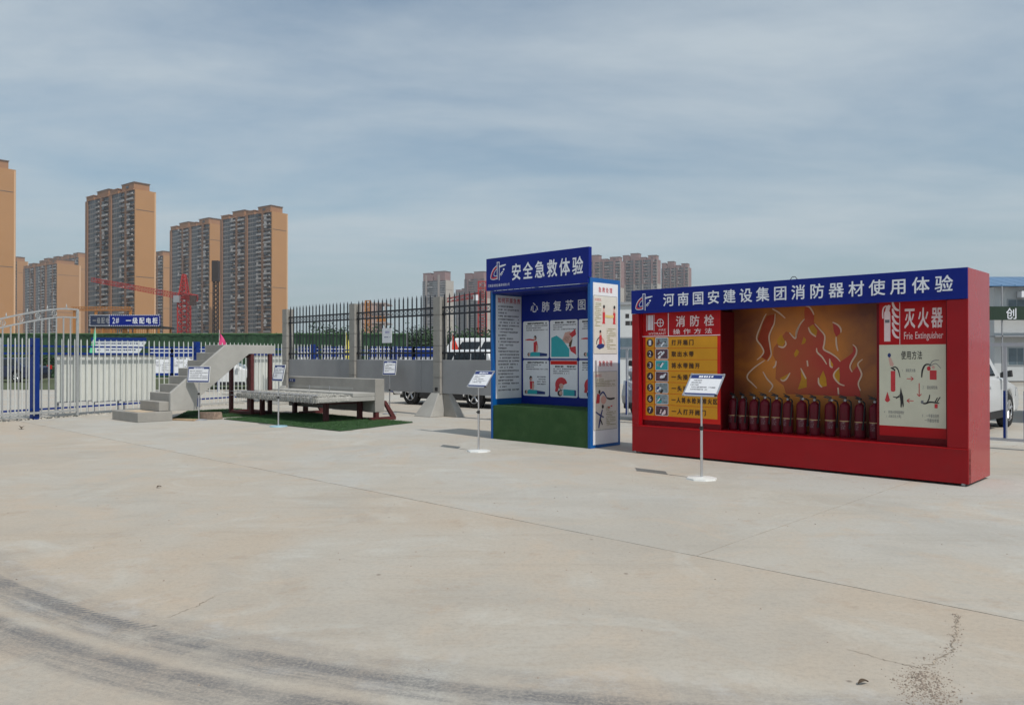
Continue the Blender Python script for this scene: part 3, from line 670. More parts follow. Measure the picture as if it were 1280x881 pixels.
# ================================================================== BLUE FIRST AID BOOTH
CB = (-.39, 14.50)
fa = thing('first_aid_booth', 'blue open booth for first aid training with turf bench, posters and tall banner', 'display booth', CB + (0,), UA)
CL, CD = 2.33, .81
mb = MB(); mb.box(0, .05, 0, CD, 0, 2.70); lw = mb.build('left_wall', BLUE_PAINT, fa, bevel=.004)
mb = MB(); mb.box(.05, CL - .05, CD - .04, CD, 0, 2.70); mb.build('back_wall', BLUE_PRINT, fa)
mb = MB(); mb.box(.05, CL - .06, -.010, CD - .04, 2.66, 2.705); mb.build('roof_panel', BLUE_PRINT, fa)
mb = MB(); mb.box(CL - .055, CL, -.01, CD, 0, 2.80); rw_ = mb.build('right_wall', BLUE_PAINT, fa, bevel=.004)
mb = MB(); mb.box(-.07, CL - .02, -.05, -.012, 2.71, 3.30); mb.box(CL - .02, CL, -.05, .03, 2.806, 3.30); hd = mb.build('header_board', BLUE_PRINT, fa, bevel=.003)
for a_, z_ in ((0.0, 3.28), (1.1, 3.2)):
    mb = MB(); mb.box(a_, a_ + .05, -.011, .04, 2.706, z_); mb.build('header_strut', BLUE_PAINT, fa)
mb = MB(); put_text(mb, '安全急救体验', .56, 2.24, 2.865, 3.16, -.0535, LETTER, .84, .018); mb.build('lettering', None, hd)
mb = MB(); emblem(mb, .06, 2.90, .38, .32, -.0525); mb.build('emblem', None, hd, fixn=False)
mb = MB(); put_text(mb, '河南国安建设集团有限公司', -.02, .535, 2.775, 2.825, -.0535, LETTER, .86, 0); mb.build('small_lettering', None, hd)
# turf bench
mb = MB(); mb.box(.052, CL - .058, .02, CD - .05, .0, .60); mb.build('bench_core', BLUE_PRINT, fa)
rnd = random.Random(11); mb = MB()
mb.box(.051, CL - .057, .012, .02, .0, .612); mb.box(.051, CL - .057, .012, CD - .045, .60, .614)
bench = mb.build('turf_cover', TURF, fa)
mb = MB()
for i in range(9000):
    if rnd.random() < .72:
        x = rnd.uniform(.055, CL - .06); z = rnd.uniform(.0, .61); l = rnd.uniform(.010, .02); a = rnd.uniform(-.012, .012)
        mb.add([(x - .003, .012, z), (x + .003, .012, z), (x + a, .012 - l, z + rnd.uniform(-.010, .004))], [(0, 1, 2)])
    else:
        x = rnd.uniform(.055, CL - .06); y_ = rnd.uniform(.012, CD - .05); l = rnd.uniform(.012, .024)
        mb.add([(x - .003, y_, .613), (x + .003, y_, .613), (x + rnd.uniform(-.01, .01), y_ + rnd.uniform(-.01, .01), .613 + l)], [(0, 1, 2)])
mb.build('turf_blades', TURF, bench, kind='stuff', fixn=False)
# title and six posters on the back wall
yb = CD - .043
mb = MB(); put_text(mb, '心肺复苏图解', .24, 1.95, 2.335, 2.53, yb, LETTER, .70, .012); mb.build('lettering', None, fa)
def person_lying(d, x0, x1, z, y):
    flat(d, [(x0 + .05, z), (x0 + .30, z), (x0 + .30, z + .075), (x0 + .10, z + .08), (x0 + .05, z + .06)], y, TEAL)
    flat(d, [(x0 + .30, z), (x1, z + .005), (x1, z + .05), (x0 + .30, z + .07)], y, NAVY); flat(d, ell(x0 + .02, z + .035, .035, .035, 10), y, INK); flat(d, ell(x0 + .035, z + .035, .024, .028, 10), y - .001, SKINP)
def poster(ix, iz):
    x0 = .10 + ix * .68; z0 = (.77, 1.47)[iz]; z1 = z0 + (.67, .70)[iz]
    p = MB(); c = .02
    p.prism([(x0 + c, z0), (x0 + .65 - c, z0), (x0 + .65, z0 + c), (x0 + .65, z1 - c), (x0 + .65 - c, z1), (x0 + c, z1), (x0, z1 - c), (x0, z0 + c)], yb - .004, yb, 'y')
    po = p.build('poster', WHITE_PRINT, fa)
    d = MB(); y = yb - .0055
    if (ix, iz) == (1, 0):
        flat(d, [(x0 + .01, z1 - .08), (x0 + .64, z1 - .08), (x0 + .64, z1 - .01), (x0 + .01, z1 - .01)], y + .0005, RED_EDGE)
        top = z1 - .10
    else: top = z1 - .03
    put_lines(d, x0 + .08, x0 + .60, top - .035, top, 1, y, INK, ch=.035, ragged=False, seed=ix, hfrac=.9)
    put_lines(d, x0 + .08, x0 + .62, top - .17, top - .05, 3, y, GREYINK, ch=.026, seed=ix * 7 + iz)
    d.build('printed_text', None, po, fixn=False)
    d = MB(); y = yb - .006
    if (ix, iz) == (0, 1) or (ix, iz) == (2, 1):
        flat(d, [(x0 + .27, z0 + .30), (x0 + .35, z0 + .33), (x0 + .38, z0 + .22), (x0 + .34, z0 + .12), (x0 + .27, z0 + .12)], y, REDINK)
        flat(d, [(x0 + .34, z0 + .26), (x0 + .39, z0 + .22), (x0 + .37, z0 + .12), (x0 + .33, z0 + .13)], y - .0008, SKINP)
        stroke(d, [(x0 + .30, z0 + .34), (x0 + .18, z0 + .355), (x0 + .08, z0 + .35)], .03, y - .0008, REDINK); flat(d, ell(x0 + .07, z0 + .35, .018, .015, 8), y - .001, SKINP)
        flat(d, ell(x0 + .31, z0 + .385, .036, .045, 12), y - .001, INK); flat(d, ell(x0 + .298, z0 + .375, .024, .032, 12), y - .002, SKINP)
        person_lying(d, x0 + .13, x0 + .61, z0 + .04, y - .0025)
    elif (ix, iz) == (1, 1):
        flat(d, [(x0 + .03, z0 + .03), (x0 + .46, z0 + .03), (x0 + .46, z0 + .17), (x0 + .30, z0 + .34), (x0 + .16, z0 + .42), (x0 + .03, z0 + .38)], y, TEAL)
        flat(d, [(x0 + .30, z0 + .34), (x0 + .36, z0 + .47), (x0 + .48, z0 + .49), (x0 + .54, z0 + .38), (x0 + .46, z0 + .27), (x0 + .36, z0 + .28)], y - .001, SKINP)
        flat(d, [(x0 + .46, z0 + .44), (x0 + .60, z0 + .53), (x0 + .62, z0 + .43), (x0 + .53, z0 + .38)], y - .002, REDINK)
        flat(d, [(x0 + .46, z0 + .28), (x0 + .54, z0 + .36), (x0 + .50, z0 + .20), (x0 + .45, z0 + .22)], y - .002, BROWNINK)
        flat(d, [(x0 + .46, z0 + .20), (x0 + .61, z0 + .22), (x0 + .62, z0 + .07), (x0 + .50, z0 + .13)], y - .002, REDINK)
        for q in range(4): stroke(d, [(x0 + .33 + q * .03, z0 + .33 - q * .01), (x0 + .38 + q * .03, z0 + .40)], .006, y - .003, BROWNINK)
    elif iz == 0 and ix == 0:
        flat(d, [(x0 + .17, z0 + .28), (x0 + .28, z0 + .27), (x0 + .27, z0 + .13), (x0 + .18, z0 + .12)], y, REDINK)
        flat(d, [(x0 + .24, z0 + .27), (x0 + .29, z0 + .20), (x0 + .27, z0 + .10), (x0 + .23, z0 + .12)], y - .0008, SKINP)
        flat(d, ell(x0 + .20, z0 + .33, .036, .045, 12), y - .001, INK); flat(d, ell(x0 + .21, z0 + .315, .022, .03, 12), y - .002, SKINP)
        person_lying(d, x0 + .06, x0 + .56, z0 + .035, y - .0025)
        put_lines(d, x0 + .36, x0 + .58, z0 + .19, z0 + .37, 4, y, GREYINK, ch=.03, seed=4)
    else:
        flat(d, ell(x0 + .27, z0 + .22, .145, .14, 18, 15, 200) + [(x0 + .12, z0 + .10), (x0 + .18, z0 + .09), (x0 + .22, z0 + .18)], y, REDINK)
        flat(d, ell(x0 + .27, z0 + .20, .055, .05, 12), y - .001, SKINP); stroke(d, [(x0 + .22, z0 + .20), (x0 + .26, z0 + .12), (x0 + .30, z0 + .14)], .02, y - .002, BROWNINK)
        flat(d, ell(x0 + .24, z0 + .07, .06, .055, 12), y - .002, INK); flat(d, ell(x0 + .26, z0 + .075, .04, .04, 12), y - .003, SKINP)
        flat(d, [(x0 + .32, z0 + .03), (x0 + .58, z0 + .03), (x0 + .58, z0 + .135), (x0 + .32, z0 + .145)], y, TEAL); flat(d, [(x0 + .58, z0 + .03), (x0 + .615, z0 + .03), (x0 + .615, z0 + .13), (x0 + .58, z0 + .135)], y, NAVY)
    d.build('illustration', None, po, fixn=False)
for ix in range(3):
    for iz in (1, 0): poster(ix, iz)
# text board on the inner face of the left wall
mb = MB(); mb.box(.05, .056, .08, .76, .73, 2.64); bd = mb.build('text_board', WHITE_PRINT, fa)
mb = MB(); put_text(mb, '如何开展急救', .12, .735, 2.50, 2.60, .0575, REDINK, .90, .012, axis='x'); mb.build('lettering', None, bd)
mb = MB(); put_lines(mb, .14, .70, .84, 2.45, 27, .0575, GREYINK, 'x', .031, seed=9, hfrac=.5); mb.build('printed_text', None, bd, fixn=False, kind='stuff')
# outer face of the right wall
mb = MB(); mb.box(CL, CL + .005, .06, .74, .055, 2.725); bd = mb.build('side_board', WHITE_PRINT, fa)
X = CL + .0065
for k, (z0, z1, zt) in enumerate(((1.555, 2.51, (2.57, 2.66)), (.295, 1.255, (1.345, 1.44)))):
    mb = MB(); put_text(mb, '急救处理', .19, .59, zt[0], zt[1], X, REDINK, .80, .010, axis='x'); mb.build('lettering', None, bd)
    p = MB(); p.box(CL + .005, CL + .008, .075, .705, z0, z1, M('ivory_print', (.66, .64, .58), .5, 0, .05, 6)); 
    for a, b, c, d2 in ((.075, .705, z0 - .006, z0), (.075, .705, z1, z1 + .006), (.069, .075, z0, z1), (.705, .711, z0, z1)): p.box(CL + .005, CL + .0085, a, b, c, d2, GREYINK)
    po = p.build('poster', None, bd); X2 = CL + .0095; d = MB()
    put_text(d, '外伤包扎' if k == 0 else '心肺按压', .09, .28, z1 - .09, z1 - .04, X2, REDINK, .9, 0, axis='x')
    if k == 0:
        put_lines(d, .10, .27, z1 - .52, z1 - .12, 13, X2, OLIVEINK, 'x', .016, seed=2)
        put_lines(d, .42, .67, z0 + .06, z0 + .42, 12, X2, OLIVEINK, 'x', .016, seed=3)
        for cx in (.34, .63):
            flat(d, [(cx - .035, z1 - .27), (cx + .035, z1 - .27), (cx + .03, z1 - .44), (cx + .045, z1 - .46), (cx - .045, z1 - .46), (cx - .03, z1 - .42)], X2, REDINK, 'x')
            flat(d, ell(cx, z1 - .20, .025, .035, 10), X2 + .001, SKINP, 'x'); flat(d, ell(cx + .004, z1 - .175, .028, .03, 10), X2 + .002, INK, 'x')
            flat(d, [(cx - .03, z1 - .24), (cx + .03, z1 - .24), (cx + .03, z1 - .27), (cx - .03, z1 - .27)], X2 + .001, SKINP, 'x')
        stroke(d, [(.37, z1 - .33), (.50, z1 - .335), (.61, z1 - .33)], .045, X2 + .002, M('straw_print', (.68, .55, .22), .5, 0, .1, 8), 'x', False)
        cx = .24; zz = z0 + .05
        flat(d, [(cx - .10, zz + .06), (cx - .02, zz + .02), (cx + .10, zz + .05), (cx + .12, zz + .10), (cx + .02, zz + .12), (cx - .06, zz + .10)], X2, NAVY, 'x')
        flat(d, [(cx - .03, zz + .10), (cx + .05, zz + .12), (cx + .04, zz + .26), (cx - .02, zz + .25)], X2 + .001, REDINK, 'x'); flat(d, ell(cx + .01, zz + .29, .026, .032, 10), X2 + .001, SKINP, 'x'); flat(d, ell(cx + .005, zz + .315, .026, .024, 10), X2 + .002, INK, 'x')
        stroke(d, [(cx + .04, zz + .22), (cx + .10, zz + .16), (cx + .13, zz + .08)], .03, X2 + .002, SKINP, 'x'); stroke(d, [(cx - .02, zz + .22), (cx - .08, zz + .17), (cx - .10, zz + .10)], .02, X2 + .002, INK, 'x')
    else:
        put_lines(d, .12, .66, z1 - .26, z1 - .12, 5, X2, OLIVEINK, 'x', .016, seed=5)
        put_lines(d, .40, .67, z0 + .05, z0 + .38, 11, X2, OLIVEINK, 'x', .016, seed=6)
        flat(d, [(.13, z1 - .52), (.22, z1 - .52), (.24, z1 - .38), (.16, z1 - .36)], X2, REDINK, 'x'); stroke(d, [(.22, z1 - .40), (.32, z1 - .34), (.42, z1 - .44)], .03, X2 + .001, NAVY, 'x')
        stroke(d, [(.42, z1 - .44), (.52, z1 - .46), (.64, z1 - .45)], .035, X2 + .001, INK, 'x'); flat(d, ell(.22, z1 - .335, .028, .035, 10), X2 + .002, INK, 'x'); flat(d, ell(.33, z1 - .47, .075, .07, 12), X2 + .0005, SKINP, 'x')
        stroke(d, [(.20, z0 + .03), (.24, z0 + .18), (.30, z0 + .33)], .04, X2, NAVY, 'x'); stroke(d, [(.12, z0 + .30), (.24, z0 + .24), (.34, z0 + .20)], .028, X2 + .001, NAVY, 'x'); flat(d, ell(.31, z0 + .38, .03, .035, 10), X2 + .001, INK, 'x'); stroke(d, [(.24, z0 + .18), (.30, z0 + .08)], .03, X2 + .002, INK, 'x')
        flat(d, ell(.48, z1 - .60, .03, .012, 8), X2, REDINK, 'x'); flat(d, ell(.55, z1 - .58, .03, .012, 8), X2, REDINK, 'x')
    d.build('illustration', None, po, fixn=False)

# ================================================================== SIGN STANDS
def sign_stand(x, y, yaw, w, h, zt, tilt, style, label, disc):
    t = thing('sign_stand', label, 'sign stand', (x, y, 0), yaw, 'instruction sign stands in the yard')
    b = MB(); b.cyl((0, 0, 0), (0, 0, .018), .19, .185, n=8 if disc == 'white' else 20, smooth=False); b.cyl((0, 0, .018), (0, 0, .03), .185, .05, n=8 if disc == 'white' else 20, smooth=False)
    b.build('base', {'white': WHITE_METAL, 'blue': M('pale_blue_steel', (.30, .48, .56), .4, .1, .1, 8), 'zinc': ZINC}[disc], t)
    c, s_ = math.cos(R(tilt)), math.sin(R(tilt)); zb = zt - h * c
    mid = (0, h * s_ / 2 + .0, zb + h * c / 2)
    b = MB(); b.cyl((0, 0, .02), (0, 0, .62), .017, n=12); b.cyl((0, 0, .62), (0, 0, zb + .05), .0125, n=12); b.build('pole', SILVER, t)
    b = MB(); b.cyl((0, 0, .60), (0, 0, .65), .022, n=12); b.cyl((0, -.02, .625), (0, -.045, .625), .010, n=8); b.build('clamp', BLACKP, t)
    # plate: local x = width, local z = slope, y = thickness
    
    b = MB(); b.box(-w / 2, w / 2, 0, .012, 0, h); 
    plate = b.build('plate', SILVER if style == 'a' else WHITE_METAL, t, loc=(0, -.062 if tilt > 20 else -.034, zb), rot=(-R(tilt), 0, 0), bevel=.002)
    e = .022; d = MB(); d.box(-w / 2 + e, w / 2 - e, -.002, 0, e, h - e, WHITE_PRINT)
    if style == 'a':
        d.box(-w / 2 + e, w / 2 - e, -.0035, -.002, h - e - .055, h - e, NAVY); d.box(-w / 2 + e, w / 2 - e, -.0035, -.002, e, e + .02, NAVY)
    else:
        for a, b_, c_, d_ in ((-w / 2 + .012, w / 2 - .012, h - .06, h - .012), (-w / 2 + .012, w / 2 - .012, .012, .045), (-w / 2 + .012, -w / 2 + .032, .045, h - .06), (w / 2 - .032, w / 2 - .012, .045, h - .06)): d.box(a, b_, -.0035, -.002, c_, d_, NAVY)
    sh = d.build('printed_sheet', None, plate)
    d = MB(); put_lines(d, -w * .22, w * .22, h - e - .045, h - e - .015, 1, -.005, LETTER, ch=.034, ragged=False, seed=2, hfrac=.95)
    put_lines(d, -w / 2 + .06, w / 2 - .05, .07, h - .10, 5, -.004, GREYINK, ch=.02, seed=int(x * 10) % 17, hfrac=.42)
    d.build('printed_text', None, sh, fixn=False)
    if style == 'a':
        for sx in (-1, 1):
            for zz in (.0, h - .03):
                d = MB(); d.box(sx * w / 2 - (.03 if sx > 0 else 0), sx * w / 2 + (0 if sx > 0 else .03), -.007, .013, zz, zz + .03); d.build('corner_cap', BLACKP if (sx > 0 and zz == 0) else ZINC, plate, bevel=.003)
    return t
sign_stand(2.33, 9.69, UA, .475, .345, 1.29, 39, 'a', 'tilted sign stand right in front of the amber board of the red booth', 'white')
sign_stand(-.53, 12.52, UA, .435, .335, 1.28, 39, 'a', 'tilted sign stand just left of the blue first aid booth', 'white')
sign_stand(-3.22, 20.75, -22, .40, .38, 1.40, 10, 'b', 'farthest small sign stand, before the grey concrete fence panel right of the concrete wall block', 'zinc')
sign_stand(-5.03, 16.98, UA, .44, .36, 1.33, 12, 'b', 'narrow sign stand with pale blue base in front of the slab with bent bars', 'blue')
sign_stand(-7.42, 18.68, -14, .60, .385, 1.275, 6, 'b', 'wide framed sign stand in front of the precast concrete stairs', 'zinc')

# ================================================================== PRECAST STAIRS
ST = (-8.52, 17.95)
st = thing('precast_staircase', 'short flight of precast concrete stairs on a brown steel frame with a loose bottom block', 'staircase', ST + (0,), -42)
Wd = 1.15
mb = MB(); mb.prism([(.75, .23), (.75, .65), (2.13, 1.79), (3.49, 1.79), (3.49, 1.58), (2.77, 1.58), (1.41, .50), (1.41, .23)], -.10, 0, 'x'); mb.build('side_string', CONC_L, st, bevel=.008)
# waist slab under the steps
mb = MB(); mb.prism([(.75, .235), (.75, .26), (2.25, 1.60), (3.485, 1.60), (3.485, 1.585), (2.775, 1.585), (1.415, .505), (1.415, .235)], -Wd, -.101, 'x'); mb.build('waist_slab', CONC, st)
for k in range(2, 10):
    t0 = .53 + .235 * (k - 2); z = .45 + .193 * (k - 2)
    mb = MB(); mb.box(-Wd, -.101, t0, t0 + (.235 + .10 if k < 9 else 1.31), z - (.193 if k > 2 else .22), z); mb.build('step', CONC, st, bevel=.01)
mb = MB(); mb.box(-1.45, 0, 0, .80, 0, .222); mb.build('bottom_block', CONC, st, bevel=.012)
mb = MB(); 
rnd = random.Random(3); pts = [(-1.05 + .98 * i / 9 + rnd.uniform(-.03, .03), .05 + rnd.uniform(0, .08)) for i in range(10)]; pts += [(-.1 - .95 * i / 9, .47 + rnd.uniform(-.05, .03)) for i in range(10)]
mb.poly([(p[0], p[1], .2262) for p in pts]); mb.build('sand_patch', SAND, st, fixn=False)
for (x, t0) in ((-.05, 2.86), (-.05, 3.38), (-1.08, 2.86), (-1.08, 3.38)):
    mb = MB(); mb.box(x - .045, x + .045, t0 - .045, t0 + .045, 0, 1.575); mb.build('frame_leg', OXIDE, st, bevel=.004)
for x in (-.05, -1.08):
    mb = MB(); mb.box(x - .04, x + .04, 2.906, 3.334, .03, .10); mb.build('frame_rail', OXIDE, st)
for t0 in (2.86, 3.38):
    mb = MB(); mb.box(-1.034, -.096, t0 - .04, t0 + .04, .03, .10); mb.build('frame_rail', OXIDE, st)
mb = MB(); mb.box(-1.034, -.096, 2.82, 2.90, 1.48, 1.57); mb.build('frame_beam', OXIDE, st)

def ground_sheet(name, label, cat, pts, mat, z, thick=.018, blades=0, seed=1):
    m_ = MB(); cx = sum(p[0] for p in pts) / len(pts); cy = sum(p[1] for p in pts) / len(pts)
    rnd = random.Random(seed); P = []
    for i in range(len(pts)):
        a = pts[i]; b = pts[(i + 1) % len(pts)]
        for j in range(8):
            t = j / 8; P.append((a[0] + (b[0] - a[0]) * t - cx + rnd.uniform(-.02, .02), a[1] + (b[1] - a[1]) * t - cy + rnd.uniform(-.02, .02)))
    m_.prism(P, 0, thick, 'z'); o = m_.build(name, mat, None, loc=(cx, cy, z)); tag(o, label, cat)
    if blades:
        m_ = MB()
        n = len(pts)
        for i in range(blades):
            k = rnd.randrange(1, n - 1); a, b, c = pts[0], pts[k], pts[k + 1]; u, v = rnd.random(), rnd.random()
            if u + v > 1: u, v = 1 - u, 1 - v
            x = a[0] + (b[0] - a[0]) * u + (c[0] - a[0]) * v - cx; y = a[1] + (b[1] - a[1]) * u + (c[1] - a[1]) * v - cy
            m_.add([(x - .005, y, thick), (x + .005, y, thick), (x + rnd.uniform(-.015, .015), y + rnd.uniform(-.015, .015), thick + rnd.uniform(.012, .03))], [(0, 1, 2)])
        m_.build('turf_blades', TURF, o, kind='stuff', fixn=False)
    return o
ground_sheet('turf_mat', 'green artificial turf mat under the slab with bent bars', 'turf mat', [(-6.9, 18.9), (-3.45, 15.85), (-2.25, 17.95), (-5.6, 21.2)], TURFB, .002, blades=16000)
ground_sheet('turf_mat', 'dark green turf strip lying under the precast stairs', 'turf mat', [(-8.1, 18.7), (-6.55, 20.0), (-5.9, 20.9), (-7.9, 22.6), (-8.9, 21.6)], TURFB, .002, blades=8000, seed=2)
mb = MB(); mb.hull8([(-.26, -.10, 0), (.24, -.12, 0), (.30, .12, 0), (-.28, .10, 0), (-.30, -.09, .16), (.27, -.10, .18), (.28, .10, .17), (-.27, .09, .15)])
tag(mb.build('stone_block', M('pinkish_stone', (.30, .22, .17), .9, 0, .3, 14, .5, 30), None, loc=(-7.30, 19.10, .0), rz=-30, bevel=.015), 'rough pinkish stone block behind the foot of the sign stand at the stairs', 'stone block')
mb = MB(); mb.box(-.42, .30, -.09, .09, 0, .035); tag(mb.build('timber_plank', WOODB, None, loc=(-7.70, 18.62, .0), rz=-20, bevel=.004), 'short flat timber plank on the ground left of the stairs sign stand', 'plank')

# ================================================================== SLAB AND WALL SAMPLE
WS = (-3.206, 18.469)
N = (-4.28, 17.355)   # free corner of the slab
ws = thing('slab_and_wall_sample', 'long concrete slab with bent bars along its edge, joined to an upright wall', 'concrete sample', WS + (0,), UA)
mb = MB(); mb.box(-3.88, 0, 0, .27, .20, .98); wall = mb.build('upright_wall', CONC, ws, bevel=.012)
mb = MB(); mb.box(-3.80, -.9, -.003, 0, .70, .76); mb.build('wall_ledge', CONC_L, ws)
mb = MB(); mb.box(-3.70, -.002, -1.548, -.004, .475, .575); slab_ = mb.build('slab', CONC_L, ws, bevel=.012)
mb = MB(); mb.box(-3.70, -.002, -.62, -.006, .577, .665); mb.build('slab_topping', CONC_L, slab_, bevel=.008)
rnd = random.Random(21); mb = MB()
mb.box(-3.66, -.10, -1.46, -.622, .577, .628)
for i in range(900):
    x = rnd.uniform(-3.68, -.06); y_ = rnd.uniform(-1.50, -.64); pebble(mb, x, y_, rnd.uniform(.012, .035), rnd, z=.622)
mb.build('rough_topping', CONC_ROUGH, slab_, kind='stuff')
mb = MB(); x = -3.72
while x < -.03:
    w_ = rnd.uniform(.03, .06); a = rnd.uniform(.0, .03); mb.hull8([(x, -1.556 - a, .470 + rnd.uniform(0, .02)), (x + w_, -1.556 - a, .472), (x + w_, -1.545, .48), (x, -1.545, .48), (x, -1.553 - a * .6, .56 + rnd.uniform(0, .05)), (x + w_, -1.552 - a * .6, .56 + rnd.uniform(0, .05)), (x + w_, -1.50, .60), (x, -1.50, .60)]); x += w_ + rnd.uniform(0, .02)
y_ = -1.50
while y_ < -.70:
    w_ = rnd.uniform(.03, .06); a = rnd.uniform(0, .012); mb.hull8([(-.03, y_, .50), (.0 + a, y_, .50), (.0 + a, y_ + w_, .50), (-.03, y_ + w_, .50), (-.06, y_, .60 + rnd.uniform(0, .03)), (-.02, y_, .585), (-.02, y_ + w_, .585), (-.06, y_ + w_, .60)]); y_ += w_
mb.build('broken_edge', CONC_ROUGH, slab_, kind='stuff')
for i in range(46):
    x = -3.75 + i * .080 + rnd.uniform(-.012, .012); lean = rnd.uniform(-.015, .015); dz = rnd.uniform(-.02, .02)
    mb = MB(); mb.tube([(x, -1.40, .65), (x, -1.57, .648 + dz), (x + lean, -1.605, .60), (x + lean * 1.5, -1.60, .52), (x + lean, -1.575, .465 + dz)], .0055, 5); mb.build('bent_bar', ZINC, slab_)
for i, (y_, z_) in enumerate(((-1.50, .52), (-1.50, .62), (-1.20, .52), (-1.20, .62), (-.85, .62), (-.5, .55))):
    mb = MB(); mb.tube([(-3.6, y_, z_), (-4.2, y_ + .01, z_ + .005), (-4.62 + .08 * i, y_, z_)], .008, 5); mb.build('long_bar', ZINC, slab_)
for i in range(3):
    x = (-3.2, -2.2, -1.3)[i]; mb = MB(); mb.tube([(x, -.4, .66), (x, -.4, .80)], .007, 5); mb.build('upright_bar', ZINC, slab_)
# trestles
for x in (-.52, -3.45):
    mb = MB(); mb.box(x - .05, x + .05, -1.05, -.95, .03, .47); mb.build('trestle_leg', OXIDE, ws)
    mb = MB(); mb.box(x - .05, x + .05, -.12, -.02, .03, .47); mb.build('trestle_leg', OXIDE, ws)
    mb = MB(); mb.box(x - .04, x + .04, -.94, -.13, .40, .47); mb.build('trestle_beam', OXIDE, ws)
    mb = MB(); mb.box(x - .04, x + .04, -1.05, .75, .0, .029); mb.build('trestle_foot', OXIDE, ws)
for x in (-.06, -3.15):
    mb = MB(); mb.box(x - .05, x + .05, .02, .12, .08, .199); mb.build('wall_leg', OXIDE, ws)
    mb = MB(); mb.box(x - .05, x + .05, -.10, .62, .0, .078); mb.build('wall_foot', OXIDE, ws)
    mb = MB(); mb.hull8([(x - .035, .50, .08), (x + .035, .50, .08), (x + .035, .62, .08), (x - .035, .62, .08), (x - .035, .28, .42), (x + .035, .28, .42), (x + .035, .34, .46), (x - .035, .34, .46)]); mb.build('wall_brace', OXIDE, ws)
mb = MB(); mb.box(-3.42, -.58, -1.04, -.96, .405, .465); mb.build('trestle_beam', OXIDE, ws)
mb = MB(); mb.box(-3.86, -3.55, -.012, -.002, .84, .92, NAVY); tg = mb.build('blue_plate', None, ws)
mb = MB(); put_text(mb, '样板', -3.80, -3.62, .85, .91, -.0135, LETTER, .8, 0); mb.build('lettering', None, tg)

# ================================================================== PRECAST FENCE SAMPLE
FP = (-2.0, 19.97); PITCH = 3.70
fence = thing('precast_fence', 'grey precast concrete fence with tall posts, black iron railings above and hanging panels', 'fence', FP + (0,), UA)
PW, PD, PH = .26, .24, 3.02
def post_mb():
    b = MB()
    # post with a groove down the middle of both faces, cast in courses
    prof = [(0, 0), (PW, 0), (PW, .07), (PW - .05, .075), (PW - .05, .155), (PW, .16), (PW, PD), (0, PD), (0, .16), (.05, .155), (.05, .075), (0, .07)]
    z = .56; k = 0
    cuts = [.56, .98, 1.38, 1.78, 2.16, 2.56, PH]
    for a, c in zip(cuts, cuts[1:]): b.prism(prof, a + .009, c - .009, 'z'); b.prism([((p[0] - .13) * .88 + .13, (p[1] - .12) * .88 + .12) for p in prof], a - .0092, a + .0092, 'z')
    return b
for i in range(-2, 2):
    x = i * PITCH
    p = post_mb().build('post', CONC, fence, loc=(x, 0, 0))
    b = MB(); b.hull8([(-.36, -.34, 0), (.30, -.34, 0), (.30, .10, 0), (-.36, .10, 0), (-.06, -.02, .59), (.24, -.02, .59), (.24, .20, .59), (-.06, .20, .59)])
    b.build('footing', CONC_L, fence, loc=(x, 0, 0), bevel=.015)
    b = MB(); b.hull8([(.25, .12, 0), (.78, .12, 0), (.78, .42, 0), (.25, .42, 0), (.20, .12, .57), (.44, .12, .57), (.44, .26, .57), (.20, .26, .57)])
    b.build('footing', CONC, fence, loc=(x, 0, 0), bevel=.015)
for i in range(-2, 1):
    x0 = i * PITCH + PW - .04; x1 = (i + 1) * PITCH + .04; xm = x1 - .62
    b = MB(); b.box(x0, xm - .004, .085, .145, .58, 1.425); b.build('hanging_panel', CONC_PANEL, fence, bevel=.006)
    b = MB(); b.box(xm + .004, x1, .085, .145, .58, 1.425); b.build('hanging_panel', CONC_PANEL, fence, bevel=.006)
    a0, a1 = i * PITCH + PW - .09, (i + 1) * PITCH + .001
    for z in (1.60, 2.575, 2.745):
        b = MB(); b.box(a0, a1, .098, .135, z - .022, z + .022); b.build('rail', BLACKIRON, fence)
    b = MB(); b.box(a0 + .005, a0 + .035, .10, .133, 2.60, 2.72); b.build('rail_end', BLACKIRON, fence)
    n = 19; st_ = (a1 - a0 - .20) / (n - 1)
    pm = None
    for j in range(n):
        x = a0 + .14 + j * st_
        if pm is None:
            b = MB(); b.box(-.013, .013, -.013, .013, 1.43, 3.02); b.hull8([(-.013, -.013, 3.02), (.013, -.013, 3.02), (.013, .013, 3.02), (-.013, .013, 3.02), (-.002, -.002, 3.10), (.002, -.002, 3.10), (.002, .002, 3.10), (-.002, .002, 3.10)])
            pk = b.build('picket', BLACKIRON, fence, loc=(x, .1165, 0)); pm = pk.data
        else: link('picket', pm, fence, (x, .1165, 0))
    xm_ = None
    for j in range(n - 1):
        x = a0 + .14 + (j + .5) * st_; h_ = st_ / 2 - .02
        if xm_ is None:
            b = MB(); b.tube([(-h_, 0, 2.602), (h_, 0, 2.718)], .008, 4); b.tube([(-h_, 0, 2.718), (h_, 0, 2.602)], .008, 4)
            xo = b.build('cross_bracing', ZINC, fence, loc=(x, .1165, 0)); xm_ = xo.data
        else: link('cross_bracing', xm_, fence, (x, .1165, 0))
b = MB(); b.box(0, .42, 0, .012, 0, .40, WHITE_PRINT); ns = b.build('notice_sheet', None, None, loc=W2(FP, -2.26, .095) + (1.88,), rz=UA)
tag(ns, 'pale square notice sheet hung on the black railings between two concrete posts', 'notice')
b = MB(); put_lines(b, .08, .34, .26, .32, 1, -.002, M('lilac_ink', (.35, .33, .55), .5, 0, .1, 5), ch=.05, ragged=False, hfrac=.9); put_lines(b, .06, .36, .13, .17, 1, -.002, NAVY, ch=.03, ragged=False, hfrac=.6); b.build('printed_text', None, ns, fixn=False)
